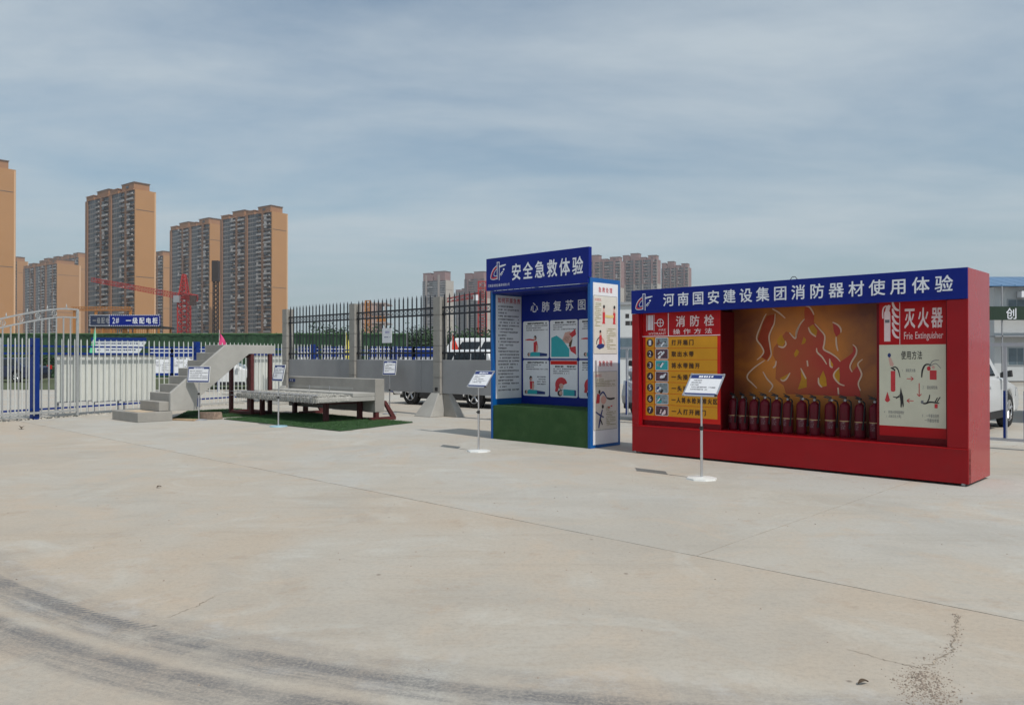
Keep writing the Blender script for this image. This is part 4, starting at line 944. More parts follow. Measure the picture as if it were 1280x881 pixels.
b = MB(); b.box(.02, .24, -.025, -.001, .62, .70); b.build('lifting_socket', BLACKP, fence, loc=(0, 0, 0)) if False else None
b = MB(); b.box(.09, .18, -.018, -.001, .64, .73); b.build('socket_plate', BLACKP, fence)

# ================================================================== BLUE AND WHITE FENCE
BF = (-11.47, 18.94); BA = 65.7
bd_ = Vector((math.cos(R(BA)), math.sin(R(BA))))
bf = thing('picket_fence', 'blue and white steel picket fence with blue posts and rails at the left', 'fence', BF + (0,), BA)
PS = [-5.2, 0, 5.0, 10.4, 15.8, 21.2]
pkm = None
for i, s_ in enumerate(PS):
    b = MB(); b.box(s_ - .075, s_ + .075, -.075, .075, 0, 1.95); b.build('post', BLUE_FENCE, bf, bevel=.005)
    b = MB(); b.box(s_ - .078, s_ + .078, -.078, .078, .14, .20); b.build('post_collar', NAVY, bf)
for a, c in zip(PS, PS[1:]):
    for z, r in ((.235, .022), (1.58, .024), (1.76, .022)):
        b = MB(); b.box(a + .078, c - .078, -.02, .02, z - r, z + r); b.build('rail', BLUE_FENCE, bf)
    n = int((c - a - .2) / .172)
    for j in range(n + 1):
        x = a + .16 + (c - a - .32) * j / n
        if pkm is None:
            b = MB(); b.box(-.0125, .0125, -.034, -.021, .10, 1.90); b.hull8([(-.0125, -.034, 1.90), (.0125, -.034, 1.90), (.0125, -.021, 1.90), (-.0125, -.021, 1.90), (-.003, -.030, 1.95), (.003, -.030, 1.95), (.003, -.025, 1.95), (-.003, -.025, 1.95)])
            pkm = b.build('picket', M('dusty_white_picket', (.60, .62, .60), .5, 0, .08, 3), bf, loc=(x, 0, 0)).data
        else: link('picket', pkm, bf, (x, 0, 0))
# rubble strip along its foot
rnd = random.Random(8); mb = MB()
for i in range(1500):
    pebble(mb, rnd.uniform(-5, 9), rnd.gauss(.05, .10), rnd.uniform(.012, .05), rnd)
mb.build('fence_foot_rubble', M('pale_rubble', (.40, .37, .32), .95, 0, .35, 6), loc=BF + (0,), rz=BA, kind='stuff')

# arched gate leaf in front of it
ga = thing('arched_gate', 'grey steel gate leaf with a double arched top and ring ornaments', 'gate', (BF[0] + bd_.x * 1.03 + .11, BF[1] + bd_.y * 1.03 - .05, 0), BA)
def ztop(s_): return 2.69 - .33 * (max(0, -s_ - .35) / 1.6) ** 1.35
b = MB(); b.box(-.024, .024, -.024, .024, .03, 2.70); b.build('gate_post', GATE_GREY, ga)
for off in (0, -.205):
    pts = [(-.02 - 3.0 * i / 26, 0, ztop(-3.0 * i / 26) + off) for i in range(27)]
    b = MB()
    for p, q in zip(pts, pts[1:]): b.hull8([(q[0], -.018, q[2] - .018), (p[0], -.018, p[2] - .018), (p[0], .018, p[2] - .018), (q[0], .018, q[2] - .018), (q[0], -.018, q[2] + .018), (p[0], -.018, p[2] + .018), (p[0], .018, p[2] + .018), (q[0], .018, q[2] + .018)])
    b.build('arched_rail', GATE_GREY, ga)
for z in (.16, .62):
    if z > .5: continue
    b = MB(); b.box(-3.02, -.03, -.02, .02, z - .025, z + .025); b.build('gate_rail', GATE_GREY, ga)
for j in range(15):
    x = -.19 - j * .188; b = MB(); b.box(x - .012, x + .012, -.012, .012, .10, ztop(x) - .20); b.build('bar', GATE_GREY, ga)
for j in range(5):
    x = -.62 - j * .42; z = ztop(x) - .10; b = MB()
    pr = [(x + .062 * math.cos(R(k * 30)), 0, z + .062 * math.sin(R(k * 30))) for k in range(13)]; b.tube(pr, .009, 5)
    b.tube([(x - .06, 0, z), (x + .06, 0, z)], .007, 4); b.tube([(x, 0, z - .06), (x, 0, z + .06)], .007, 4); b.build('ring_ornament', GATE_GREY, ga)
for j in range(4):
    x = -.30 - j * .50; z = ztop(x) + .018; b = MB(); b.lathe([(.008, 0), (.022, .03), (.014, .06), (.002, .11)], (x, 0, z), 6); b.build('finial', GATE_GREY, ga)

# white hoarding boards behind the fence
def hoarding(s0, off, w, z0, z1, label, mat=None, legs=True):
    x = BF[0] + bd_.x * s0 + bd_.y * -off; y = BF[1] + bd_.y * s0 - bd_.x * -off
    t = thing('hoarding_panel', label, 'hoarding', (x, y, 0), BA, 'white hoarding panels behind the picket fence')
    b = MB(); b.box(0, w, 0, .03, z0, z1); b.build('sheet', mat or M('off_white_sheet', (.66, .67, .62), .55, 0, .07, 1.2, dirt=((.45, .43, .36), .3)), t)
    b = MB()
    for a, c, d, e in ((-.0, w, z0 - .03, z0), (0, w, z1, z1 + .03)): b.box(a, c, -.005, .035, d, e)
    b.build('edge_frame', ZINC, t)
    for xx in (.08, w - .08):
        b = MB(); b.box(xx - .02, xx + .02, .035, .07, 0, z1); b.build('support_post', ZINC, t)
    return t
hoarding(.65, .14, .98, .38, 1.53, 'first off-white hoarding panel, nearest the blue post and partly behind the gate')
hoarding(1.66, .14, .89, .34, 1.53, 'middle off-white hoarding panel of the three behind the picket fence')
hoarding(2.58, .14, 1.07, .30, 1.53, 'last off-white hoarding panel of the three, just left of the staircase bottom block')
hoarding(7.55, .14, .84, .10, 1.54, 'white hoarding panel seen through the staircase frame on the left')
hoarding(8.42, .14, .90, .10, 1.54, 'white hoarding panel seen through the staircase frame beside the concrete post')

# notice boards further back
SIGNW = M('bright_board_white', (.76, .78, .82), .5, 0, .05, 2)
def notice_board(px, Y, w, z0, z1, zc, label, seed, txt=None, parent=None):
    X = (px - 640) / 985 * Y
    t = thing('notice_board', label, 'notice board', (X, Y, 0), 0, 'blue topped notice boards beyond the picket fence')
    b = MB(); b.box(0, w, 0, .05, z0, z1); pn = b.build('panel', SIGNW, t)
    b = MB(); b.box(-.04, w + .04, -.02, .08, z1, zc); b.build('top_band', BLUE_FENCE, t)
    b = MB(); b.box(-.04, w + .04, -.02, .08, z0 - .10, z0); b.build('bottom_band', BLUE_FENCE, t)
    for x in (0, w):
        b = MB(); b.box(x - .04, x + .04, -.02, .08, 0, zc); b.build('leg', BLUE_FENCE, t)
    b = MB(); b.box(0.02, w - .02, -.024, -.02, z1 + (zc - z1) * .38, z1 + (zc - z1) * .46); b.box(0.02, w - .02, -.024, -.02, z1 + (zc - z1) * .72, z1 + (zc - z1) * .80); b.build('white_stripe', SIGNW, t)
    b = MB(); put_lines(b, .08, w - .08, z1 - .12, z1 - .04, 1, -.004, GREYINK, ch=.07, ragged=False, seed=seed, hfrac=.8)
    put_lines(b, .08, w * .5, z0 + .25, z1 - .2, 4, -.004, GREYINK, ch=.05, seed=seed + 1, hfrac=.4); put_lines(b, w * .55, w - .05, z0 + .05, z1 - .25, 5, -.004, GREYINK, ch=.05, seed=seed + 2, hfrac=.4)
    b.build('printed_text', None, pn, fixn=False); return t
Y = 34
spx = [187.5, 216, 246, 372, 404, 424, 462, 490, 518, 546]
wh = ['left of the blue post', 'right of the blue post', 'above the upper stair steps', 'behind the railings at the left bay', 'in the middle of the left railing bay', 'next to the yellow pennant', 'at the left end of the second railing bay', 'in the second railing bay below the notice sheet', 'right of the notice sheet behind the railings', 'behind the third concrete post']
for i, p in enumerate(spx): notice_board(p, Y + (i % 3) * .02, .93 if i < 3 else .90, .80, 1.50, 1.94, 'white notice board with blue top band ' + wh[i], i)
# long billboard with slanted end and blue cap
t = thing('site_billboard', 'long low white billboard with blue cap rail behind the green pennant', 'billboard', ((114.5 - 640) / 985 * 46, 46, 0), 0)
b = MB(); b.prism([(0, 1.70), (2.75, 1.70), (3.15, 2.30), (3.15, 2.42), (0, 2.42)], 0, .06, 'y'); pn = b.build('panel', SIGNW, t)
b = MB(); b.box(-.02, 3.17, -.02, .08, 2.42, 2.62); b.build('cap_rail', BLUE_FENCE, t)
b = MB(); put_lines(b, .2, 3.0, 2.24, 2.32, 1, -.01, NAVY, ch=.12, ragged=False, seed=6, hfrac=.9); put_lines(b, .2, 2.6, 1.86, 1.94, 1, -.01, NAVY, ch=.12, ragged=False, seed=7, hfrac=.9); b.build('printed_text', None, pn, fixn=False)
for x in (.1, 2.6):
    b = MB(); b.box(x - .05, x + .05, .061, .15, 0, 2.4); b.build('leg', BLUE_FENCE, t)

# grass verge and green screen
mb = MB(); mb.add([(-60, 36, .0), (-11, 36, .0), (-14, 54, .0), (-60, 54, .0)], [(0, 1, 2, 3)]); mb.build('grass_verge', M('verge_grass', (.07, .085, .035), .95, 0, .4, 1.2, .5, 8), loc=(0, 0, .012), kind='structure')
def green_screen():
    t = thing('green_mesh_fence', 'long straight dark green mesh screen fence across the back of the site', 'fence', (-42, 56, 0), 0)
    rnd = random.Random(2); GM = M('green_mesh', (.022, .060, .028), .9, 0, .45, 2.2, .5, 10)
    x = 0; i = 0
    while x < 34.5:
        w = 2.3; b = MB(); n = 8
        vs = []
        for k in range(n + 1):
            for z in (0.02, 1.5, 3.14): vs.append((w * k / n, rnd.uniform(-.07, .07), z + (rnd.uniform(-.015, .015) if z > 3 else 0)))
        fs = []
        for k in range(n):
            for j in range(2): fs.append((k * 3 + j, k * 3 + 3 + j, k * 3 + 4 + j, k * 3 + 1 + j))
        b.add(vs, fs); b.add([(v[0], v[1] + .03, v[2]) for v in vs], fs)
        b.build('mesh_panel', GM, t, loc=(x, 0, 0)); x += w; i += 1
    for k in range(16):
        b = MB(); b.cyl((k * 2.3, .12, 0), (k * 2.3, .12, 3.2), .03, n=6); b.build('post', ZINC, t)
    b = MB(); b.box(0, 34.5, -.1, -.08, 3.13, 3.17); b.build('top_cord', M('pale_green_cord', (.10, .22, .08), .8, 0, .1, 3), t)
green_screen()

# pennants
def pennant(px, Y, zt, zb, w, col, label):
    X = (px - 640) / 985 * Y
    t = thing('pennant', label, 'pennant', (X, Y, 0)); m = M(col[0], col[1], .7, 0, .1, 3)
    b = MB(); b.cyl((0, 0, 0), (0, 0, zt + .03), .02, .008, n=6); b.build('pole', WHITE_METAL, t)
    b = MB(); n = 8; vs = []
    for i in range(n + 1):
        f = i / n; z = zt + (zb - zt) * f
        ww = w * min(1, .12 + 1.3 * f)
        for j in range(5): vs.append((.01 + ww * j / 4, .05 * math.sin(j * 1.5 + i * .7), z - .12 * j / 4))
    b.add(vs, [(i * 5 + j, i * 5 + j + 1, i * 5 + j + 6, i * 5 + j + 5) for i in range(n) for j in range(4)], None, True); b.add([(v[0], v[1] + .006, v[2]) for v in vs], [(i * 5 + j, i * 5 + j + 1, i * 5 + j + 6, i * 5 + j + 5) for i in range(n) for j in range(4)], None, True)
    b.build('cloth', m, t, fixn=False)
pennant(119, 33, 2.72, 1.62, -.22, ('pale_green_cloth', (.10, .48, .26)), 'narrow pale green pennant in front of the long white billboard')
pennant(274, 33, 2.60, 1.95, .30, ('pink_cloth', (.72, .06, .22)), 'pink pennant rising above the top of the concrete stairs')
pennant(432, 33, 2.55, 1.45, .26, ('yellow_cloth', (.75, .66, .12)), 'yellow pennant behind the first railing bay')
pennant(565, 32, 2.48, 1.80, .24, ('red_orange_cloth', (.70, .06, .03)), 'red pennant behind the right railing bay')

# distribution cabinet shelters with signs
def cabinet(px, Y, w, txt, col, label):
    X = (px - 640) / 985 * Y
    t = thing('cabinet_shelter', label, 'shelter', (X, Y, 0)); z1 = 1.5 + 52.5 * Y / 985; z0 = 1.5 + 38.5 * Y / 985
    b = MB(); b.box(0, w, 0, .08, z0, z1); s_ = b.build('sign_board', col, t)
    b = MB(); n = 26
    for k in range(n):
        for zz in (z0, z1 - .06):
            b.hull8([(w * k / n, -.012, zz), (w * (k + .5) / n, -.012, zz), (w * (k + .5) / n, -.002, zz), (w * k / n, -.002, zz), (w * (k + .2) / n, -.012, zz + .06), (w * (k + .7) / n, -.012, zz + .06), (w * (k + .7) / n, -.002, zz + .06), (w * (k + .2) / n, -.002, zz + .06)])
    for k in range(6):
        for xx in (.0, w - .05): b.box(xx, xx + .05, -.012, -.002, z0 + .08 + (z1 - z0 - .14) * k / 6, z0 + .08 + (z1 - z0 - .14) * (k + .5) / 6)
    b.build('dashed_border', SIGNW, s_, kind='stuff')
    b = MB()
    if txt.startswith('2'):
        put_text(b, '2', w * .07, w * .12, z0 + .20, z1 - .22, -.014, LETTER, latin=True); put_text(b, '#', w * .135, w * .20, z0 + .20, z1 - .22, -.014, LETTER, latin=True); put_text(b, '一级配电柜', w * .32, w * .97, z0 + .19, z1 - .20, -.014, LETTER, .82, .02)
    else: put_text(b, txt, w * .10, w * .95, z0 + .22, z1 - .22, -.014, ZINC, .82, .02)
    b.build('lettering', None, s_)
    for x in (.12, w * .5, w - .12):
        for y_ in (.1, 2.2):
            b = MB(); b.box(x - .06, x + .06, y_ - .06, y_ + .06, 0, z0 + .05); b.build('post', ORANGE, t)
    b = MB(); b.box(-.1, w + .1, -.0, 2.4, z0 - .16, z0 - .01); b.build('roof_edge', BLACKP, t)
    for k in range(22):
        x = .2 + (w - .4) * k / 21; b = MB(); b.box(x - .02, x + .02, .06, .10, 0, z0 - .17); b.build('bar', ORANGE, t)
    return t
cabinet(136, 62, 4.02, '2#', BLUE_PRINT, 'blue sign board with dashed white border on an orange barred cabinet shelter')
cabinet(112, 68, 2.2, '一级配电柜', M('dark_navy', (.02, .03, .07), .5, 0, .1, 3), 'dim dark sign board on a shelter half hidden left of the blue cabinet sign')  # second sign board in a darker, duller navy

# ================================================================== HIGH-RISE TOWERS
PAL = dict(
    tan=dict(wall=M('tan_render', (.40, .205, .082), .85, 0, .05, .05), strip=M('brown_render', (.27, .14, .075), .85, 0, .06, .05), glass=M('tower_glass', (.055, .055, .058), .35, 0, .3, .4), slab=M('pale_spandrel', (.27, .25, .235), .7, 0, .1, .5), bal=M('balcony_white', (.42, .40, .38), .7, 0, .2, .4), roof=M('roof_tan', (.33, .165, .08), .85, 0, .06, .1)),
    pink=dict(wall=M('beige_render', (.44, .40, .35), .85, 0, .05, .05), strip=M('beige_strip', (.40, .34, .30), .85, 0, .05, .05), glass=M('tower_glass_grey', (.10, .11, .12), .3, 0, .3, .4), slab=M('grey_spandrel', (.24, .23, .23), .7, 0, .1, .5), bal=M('balcony_grey', (.36, .34, .33), .7, 0, .2, .4), roof=M('pink_brick_render', (.27, .165, .155), .85, 0, .08, .1)))
def tower(label, px, y_top, Y, a, Lf, Wd_, pal, units, px_top=None, floors=33, steps=(), seed=0, upper=0):
    """px: pixel column of the near corner between the long front and the lit end wall"""
    X = (px - 640) / 985 * Y; Hh = 1.5 + (446 - y_top) / 985 * Y; P_ = PAL[pal]; rnd = random.Random(seed)
    t = thing('apartment_tower', label, 'apartment tower', (X, Y, 0), a, 'apartment towers on the skyline')
    fh = Hh / floors
    uw = Lf / units
    b = MB(); b.box(-Lf, -.02, .6, Wd_, 0, Hh - .02); b.build('core', P_['wall'], t)
    b = MB(); b.box(-.9, 0, 0, Wd_ + .02, 0, Hh); ew = b.build('end_wall', P_['wall'], t)
    b = MB(); b.box(0, .06, Wd_ * .93, Wd_ - .1, 0, Hh - .5); b.build('end_wall_strip', M('light_tan_trim', (.60, .38, .22), .8, 0, .05, 1) if pal == 'tan' else P_['wall'], ew)
    for z in (Hh - fh * 4, Hh - fh * 17):
        b = MB(); b.box(0, .05, .4, Wd_ * .9, z, z + .35); b.build('end_wall_joint', M('joint_dark_grey', (.12, .09, .07), .8, 0, .1, 1), ew)  # dark grey line across the end wall, its own colour
    if upper:
        b = MB(); b.box(0, .07, -.03, Wd_ + .05, Hh - fh * upper, Hh + .1); b.build('upper_end_wall', P_['roof'], t)
    for k in range(units):
        x1 = -k * uw - .9; x0 = -(k + 1) * uw
        w_ = x1 - x0
        # bays from right to left: balcony stack, brown pier, balcony stack, glass bay, narrow pier
        segs = [('balcony', .26), ('pier', .09), ('balcony', .20), ('glass', .36), ('pier', .09)] if pal == 'tan' else [('balcony', .22), ('pier', .10), ('glass', .22), ('balcony', .24), ('pier', .08), ('glass', .14)]
        x = x1
        topk = steps[k] if k < len(steps) else 0
        for kind_, fr in segs:
            xa = x - w_ * fr; g_ = MB()
            if kind_ == 'pier':
                g_.box(xa, x, -.5, .6, 0, Hh - .02 + topk); o = g_.build('pier', P_['strip'] if not upper else P_['strip'], t)
                if upper:
                    g_ = MB(); g_.box(xa - .02, x + .02, -.55, .6, Hh - fh * upper, Hh + topk); g_.build('upper_pier', P_['roof'], t)
            elif kind_ == 'balcony':
                for f in range(floors):
                    z = f * fh; up = upper and f >= floors - upper
                    g_.box(xa + .1, x - .1, .45, .598, z + .9, z + fh - .35, P_['glass'])
                    g_.box(xa, x, -.85, .6, z, z + .22, P_['roof'] if up else P_['slab'])
                    c = rnd.random()
                    if c < .75: g_.box(xa + .05, xa + (x - xa) * rnd.choice((.55, 1, 1)), -.86, -.74, z + .22, z + 1.15, P_['roof'] if up and rnd.random() < .7 else (P_['bal'] if rnd.random() < .55 else P_['slab']))
                    if rnd.random() < .5: g_.box(xa + (x - xa) * .1, xa + (x - xa) * .45, -.8, -.7, z + 1.15, z + fh - .1, P_['glass'] if rnd.random() < .6 else P_['bal'])
                    if rnd.random() < .35: g_.box(x - 1.1, x - .2, -1.2, -.87, z + .3, z + 1.0, P_['bal'])
                g_.build('balcony_stack', None, t, kind='stuff', fixn=False)
                g_ = MB(); g_.box(xa, x, -.6, .6, Hh - .3, Hh + .4 + topk); g_.build('parapet', P_['roof'], t)
            else:
                for f in range(floors):
                    z = f * fh; g_.box(xa, x, .1, .6, z, z + .8, P_['slab'] if not (upper and f >= floors - upper) else P_['roof']); g_.box(xa, x, .2, .6, z + .8, z + fh, P_['glass'])
                    for q in range(1, 4): g_.box(xa + (x - xa) * q / 4 - .08, xa + (x - xa) * q / 4 + .08, .12, .2, z + .8, z + fh, P_['slab'])
                g_.build('window_bay', None, t, kind='stuff', fixn=False)
            x = xa
        b = MB(); b.box(x0 + w_ * .50, x0 + w_ * .98, .0, Wd_ * .75, Hh, Hh + fh * 1.35 + topk); rh = b.build('roof_house', P_['roof'], t)
        b = MB(); b.box(x0 + w_ * .48, x0 + w_, -.2, Wd_ * .77, Hh + fh * 1.35 + topk, Hh + fh * 1.35 + topk + .4); b.build('roof_slab', M('roof_slab_dark', (.16, .12, .10), .8, 0, .1, 1), rh)
        b = MB(); b.box(x0 + w_ * .04, x0 + w_ * .36, -.3, Wd_ * .75, Hh, Hh + fh * .85 + topk); b.box(x0 + w_ * .02, x0 + w_ * .38, -.5, Wd_ * .77, Hh + fh * .85 + topk, Hh + fh * .85 + topk + .35, None); b.build('stair_house', P_['roof'], t)
        if k % 2 == 0:
            b = MB(); b.box(x0 + w_ * .68, x0 + w_ * .78, -.22, .0, Hh + 1.4, Hh + 2.6); b.build('roof_window', P_['glass'], rh)
    return t
tower('tan tower cut by the left edge of the picture, blank end wall above the gate', -14, 207, 385, -40, 50, 11.5, 'tan', 2, seed=1)
tower('slender tan tower standing alone behind the blue cabinet sign, tallest beside the left edge tower', 168.5, 236, 423, -38, 58, 11.5, 'tan', 2, seed=2)
tower('widest tan tower, at the right end of the left tower group near the concrete post', 339.8, 264, 490, -36, 54, 12, 'tan', 2, seed=3, steps=(0, 0))
tower('tan tower partly hidden behind the right tower of the left group, behind the red crane', 262, 279, 560, -38, 54, 15, 'tan', 2, seed=4)
tower('low looking tan tower between the left edge tower and the tall slender tower', 71, 329, 690, -38, 72, 20, 'tan', 3, seed=5)
tower('distant tan tower showing over the roof of the low tower beyond the gate', 98, 321, 800, -38, 95, 14, 'tan', 4, seed=6)
tower('narrow strip of a distant tan tower between the slender tower and the crane', 204, 319, 700, -38, 30, 13, 'tan', 1, seed=7)
tower('dim tan tower farthest left behind the edge tower', 21, 326, 780, -38, 30, 10, 'tan', 1, seed=15)
tower('beige and pink tower standing alone above the third concrete post', 557.5, 350, 830, -28, 30, 15, 'pink', 1, seed=8, upper=0, steps=(6,))
tower('grey pink tower between the lone tower and the blue booth', 606, 348, 850, -28, 26, 14, 'pink', 1, seed=9, upper=8, steps=(4,))
tower('lower grey tower beside the pink tower left of the blue booth', 586, 364, 900, -28, 18, 10, 'pink', 1, seed=10)
tower('pink topped tower just right of the tall banner of the blue booth', 776, 326, 800, -25, 44, 12, 'pink', 2, seed=11, upper=9, steps=(0, 3))
tower('pink topped tower above the left end of the red booth, middle one of three', 822, 324, 820, -25, 38, 13, 'pink', 2, seed=12, upper=8, steps=(0, 3))
tower('pink topped tower above the red booth, rightmost and lowest of the three', 861, 334, 850, -25, 30, 13, 'pink', 2, seed=13, upper=8, steps=(0, 3))

# ================================================================== CRANES
def lattice(b, p0, p1, w0, w1, bays, m, r=.09, up=Vector((0, 0, 1))):
    p0 = Vector(p0); p1 = Vector(p1); d = (p1 - p0).normalized(); s_ = d.cross(up)
    if s_.length < .1: s_ = d.cross(Vector((0, 1, 0)))
    s_.normalize(); t_ = s_.cross(d).normalized(); prev = None
    for i in range(bays + 1):
        f = i / bays; c = p0 + (p1 - p0) * f; w = (w0 + (w1 - w0) * f) / 2
        cs = [c + s_ * w + t_ * w, c - s_ * w + t_ * w, c - s_ * w - t_ * w, c + s_ * w - t_ * w]
        for k in range(4): b.cyl(cs[k], cs[(k + 1) % 4], r * .6, n=4, m=m, smooth=False, caps=False)
        if prev:
            for k in range(4):
                b.cyl(prev[k], cs[k], r, n=4, m=m, smooth=False, caps=False); b.cyl(prev[k], cs[(k + 1) % 4], r * .6, n=4, m=m, smooth=False, caps=False)
        prev = cs
Yc = 165; s_ = Yc / 985
cr_ = thing('tower_crane', 'red tower crane with a long jib reaching left before the tan towers', 'crane', ((230 - 640) * s_, Yc, 0), 0)
zs = 1.5 + (446 - 373) * s_
b = MB(); lattice(b, (0, 0, 0), (0, 0, zs), 1.9, 1.9, 12, CRANE_RED, .16); b.build('mast', None, cr_)
b = MB(); lattice(b, (0, 0, zs + .3), (0, 0, 1.5 + (446 - 343) * s_), 1.7, .5, 6, CRANE_RED, .14); b.build('tower_head', None, cr_)
b = MB(); lattice(b, (-.5, 0, zs + .4), (-(230 - 106) * s_, 3, zs + 4.2), 1.1, .8, 34, CRANE_RED, .07); b.build('jib', None, cr_)
b = MB(); lattice(b, (.5, 0, zs + .4), (23 * s_, -4, zs - .2), 1.2, 1.2, 6, CRANE_RED, .12); b.build('counter_jib', None, cr_)
b = MB(); b.box(19 * s_, 24 * s_, -5, -3.6, zs - 1.8, zs + .2); b.build('counterweight', M('dark_weight', (.06, .04, .035), .8, 0, .2, 1), cr_)
b = MB(); b.box(-1.6, -.4, -1.6, -.5, zs - .9, zs + .5); b.build('cab', ZINC, cr_)
Yc = 200; s_ = Yc / 985
h_ = thing('construction_hoist', 'dark lattice mast standing between the two tan towers right of the crane', 'hoist', ((269.5 - 640) * s_, Yc, 0), 0)
b = MB(); lattice(b, (0, 0, 0), (0, 0, 1.5 + (446 - 345) * s_), 1.1, 1.0, 20, M('dark_steel', (.03, .022, .02), .6, 0, .1, 1), .14); b.build('mast', None, h_)
b = MB(); b.box(-.8, .8, -.7, .7, 1.5 + (446 - 352) * s_, 1.5 + (446 - 326) * s_); b.build('hoist_cage', M('dark_steel', (.03, .022, .02)), h_)
Yc = 240; s_ = Yc / 985
c2 = thing('tower_crane', 'red crane mast standing before the pink tower left of the blue booth', 'crane', ((603 - 640) * s_, Yc, 0), 0)
b = MB(); lattice(b, (0, 0, 0), (0, 0, 1.5 + (446 - 352) * s_), 2.6, 2.4, 12, CRANE_RED, .22); b.build('mast', None, c2)
b = MB(); lattice(b, (0, 0, 1.5 + 78 * s_), (-14, 10, 1.5 + 72 * s_), 1.4, 1.0, 9, CRANE_RED, .12); b.build('jib', None, c2)
b = MB(); b.box(-2.6, -1.2, -1.4, -.2, 1.5 + 70 * s_, 1.5 + 77 * s_); b.build('cab', SIGNW, c2)
Yc = 95; s_ = Yc / 985
gc = thing('gantry_crane', 'orange gantry beam spanning behind the cabinet signs on the left', 'gantry', ((90 - 640) * s_, Yc, 0), 0)
b = MB(); lattice(b, (0, 0, 1.5 + 60 * s_), (74 * s_, 0, 1.5 + 60 * s_), .42, .42, 22, ORANGE, .045); b.build('beam', None, gc)
for x in (.3, 30 * s_, 73 * s_):
    b = MB(); b.box(x - .13, x + .13, -.13, .13, 0, 1.5 + 57.5 * s_); b.build('leg', ORANGE, gc)
Yc = 260; s_ = Yc / 985
h_ = thing('construction_hoist', 'orange lattice hoist beside the second concrete post, behind the railings', 'hoist', ((460 - 640) * s_, Yc, 0), 0)
b = MB(); lattice(b, (0, 0, 0), (0, 0, 1.5 + (446 - 376) * s_), 1.5, 1.5, 12, ORANGE, .28); b.build('mast', None, h_)
b = MB(); b.box(22 * s_ - 3, 24 * s_ - .6, 0, 2, 1.5 + 44 * s_, 1.5 + 50 * s_); b.box(.8, 20 * s_, .8, 1.2, 1.5 + 50 * s_, 1.5 + 51.5 * s_); b.build('loading_deck', ORANGE, h_)
ub = thing('unfinished_building', 'pale grey unfinished concrete building behind the railings of the second bay', 'building', ((451 - 640) * .27, 266, 0), 0)
b = MB()
for f in range(6): b.box(0, 8.6, 0, 14, f * 3.3 + 2.9, f * 3.3 + 3.3)
b.build('floor_slab', M('raw_concrete', (.38, .33, .31), .9, 0, .1, .3), ub, kind='stuff')
b = MB(); b.box(.2, 5.2, .3, 13, 0, 19.6); b.build('wall', M('raw_wall', (.40, .30, .27), .9, 0, .12, .3), ub)
for x in (5.8, 8.2):
    b = MB(); b.box(x - .25, x + .25, .1, .6, 0, 19.6); b.build('column', M('raw_concrete', (.38, .33, .31)), ub)

# ================================================================== TREES
def tree(name, label, X, Y, h, r, seed, leaf, group=None, narrow=1.0, nleaf=900):
    rnd = random.Random(seed); t = thing(name, label, 'tree', (X, Y, 0), 0, group)
    b = MB(); b.cyl((0, 0, 0), (.05 * h, 0, h * .45), h * .03, h * .018, 7); 
    tips = []
    for k in range(7):
        a = rnd.uniform(0, 6.28); z0 = h * rnd.uniform(.28, .5); p = (math.cos(a) * r * .6, math.sin(a) * r * .6, h * rnd.uniform(.55, .9)); b.cyl((.04 * h, 0, z0), p, h * .012, h * .004, 5); tips.append(p)
    b.build('trunk', BARK, t)
    b = MB(); cl_ = [(rnd.gauss(0, r * .42), rnd.gauss(0, r * .42), h * rnd.uniform(.38, .97)) for _ in range(16)] + tips
    for i in range(nleaf):
        c = rnd.choice(cl_); k = r * .26; p = (c[0] + rnd.gauss(0, k), c[1] + rnd.gauss(0, k), min(h * 1.02, c[2] + rnd.gauss(0, k * .8 * narrow)))
        s2 = r * rnd.uniform(.05, .11); a = rnd.uniform(0, 6.28); e = rnd.uniform(-1, 1); dx, dy = math.cos(a) * s2, math.sin(a) * s2
        b.add([(p[0] - dx, p[1] - dy, p[2] - e * s2), (p[0] + dy * .5, p[1] - dx * .5, p[2] - s2 * .3), (p[0] + dx, p[1] + dy, p[2] + e * s2), (p[0] - dy * .5, p[1] + dx * .5, p[2] + s2 * .4)], [(0, 1, 2, 3)])
    b.build('crown', leaf, t, fixn=False); return t
specs = [(373, 70, 418), (388, 66, 412), (403, 72, 404), (414, 75, 414), (428, 64, 416), (441, 70, 408), (470, 72, 420), (480, 70, 407), (492, 76, 414), (505, 72, 418), (520, 78, 404), (534, 74, 410), (546, 70, 416), (576, 80, 416), (588, 78, 418), (600, 80, 412)]
tl = ['at the left end of the first railing bay', 'second from the left in the first railing bay', 'tallest in the first railing bay', 'just right of the tallest one in the first bay', 'behind the yellow pennant', 'against the second concrete post', 'under the orange hoist', 'pointed one left of the notice sheet', 'behind the notice sheet', 'just right of the notice sheet', 'tallest in the second railing bay', 'right of the tallest one in the second bay', 'against the third concrete post', 'behind the red pennant', 'right of the red pennant', 'nearest the blue booth']
for i, (px, Y, yt) in enumerate(specs):
    h = 1.5 + (446 - yt) / 985 * Y; tree('distant_tree', 'small dark tree beyond the site ' + tl[i], (px - 640) / 985 * Y, Y, h, h * (.30 if i in (2, 7, 10) else .46), i, LEAF if i % 2 else LEAF2, 'small trees on the far side of the site', nleaf=520)
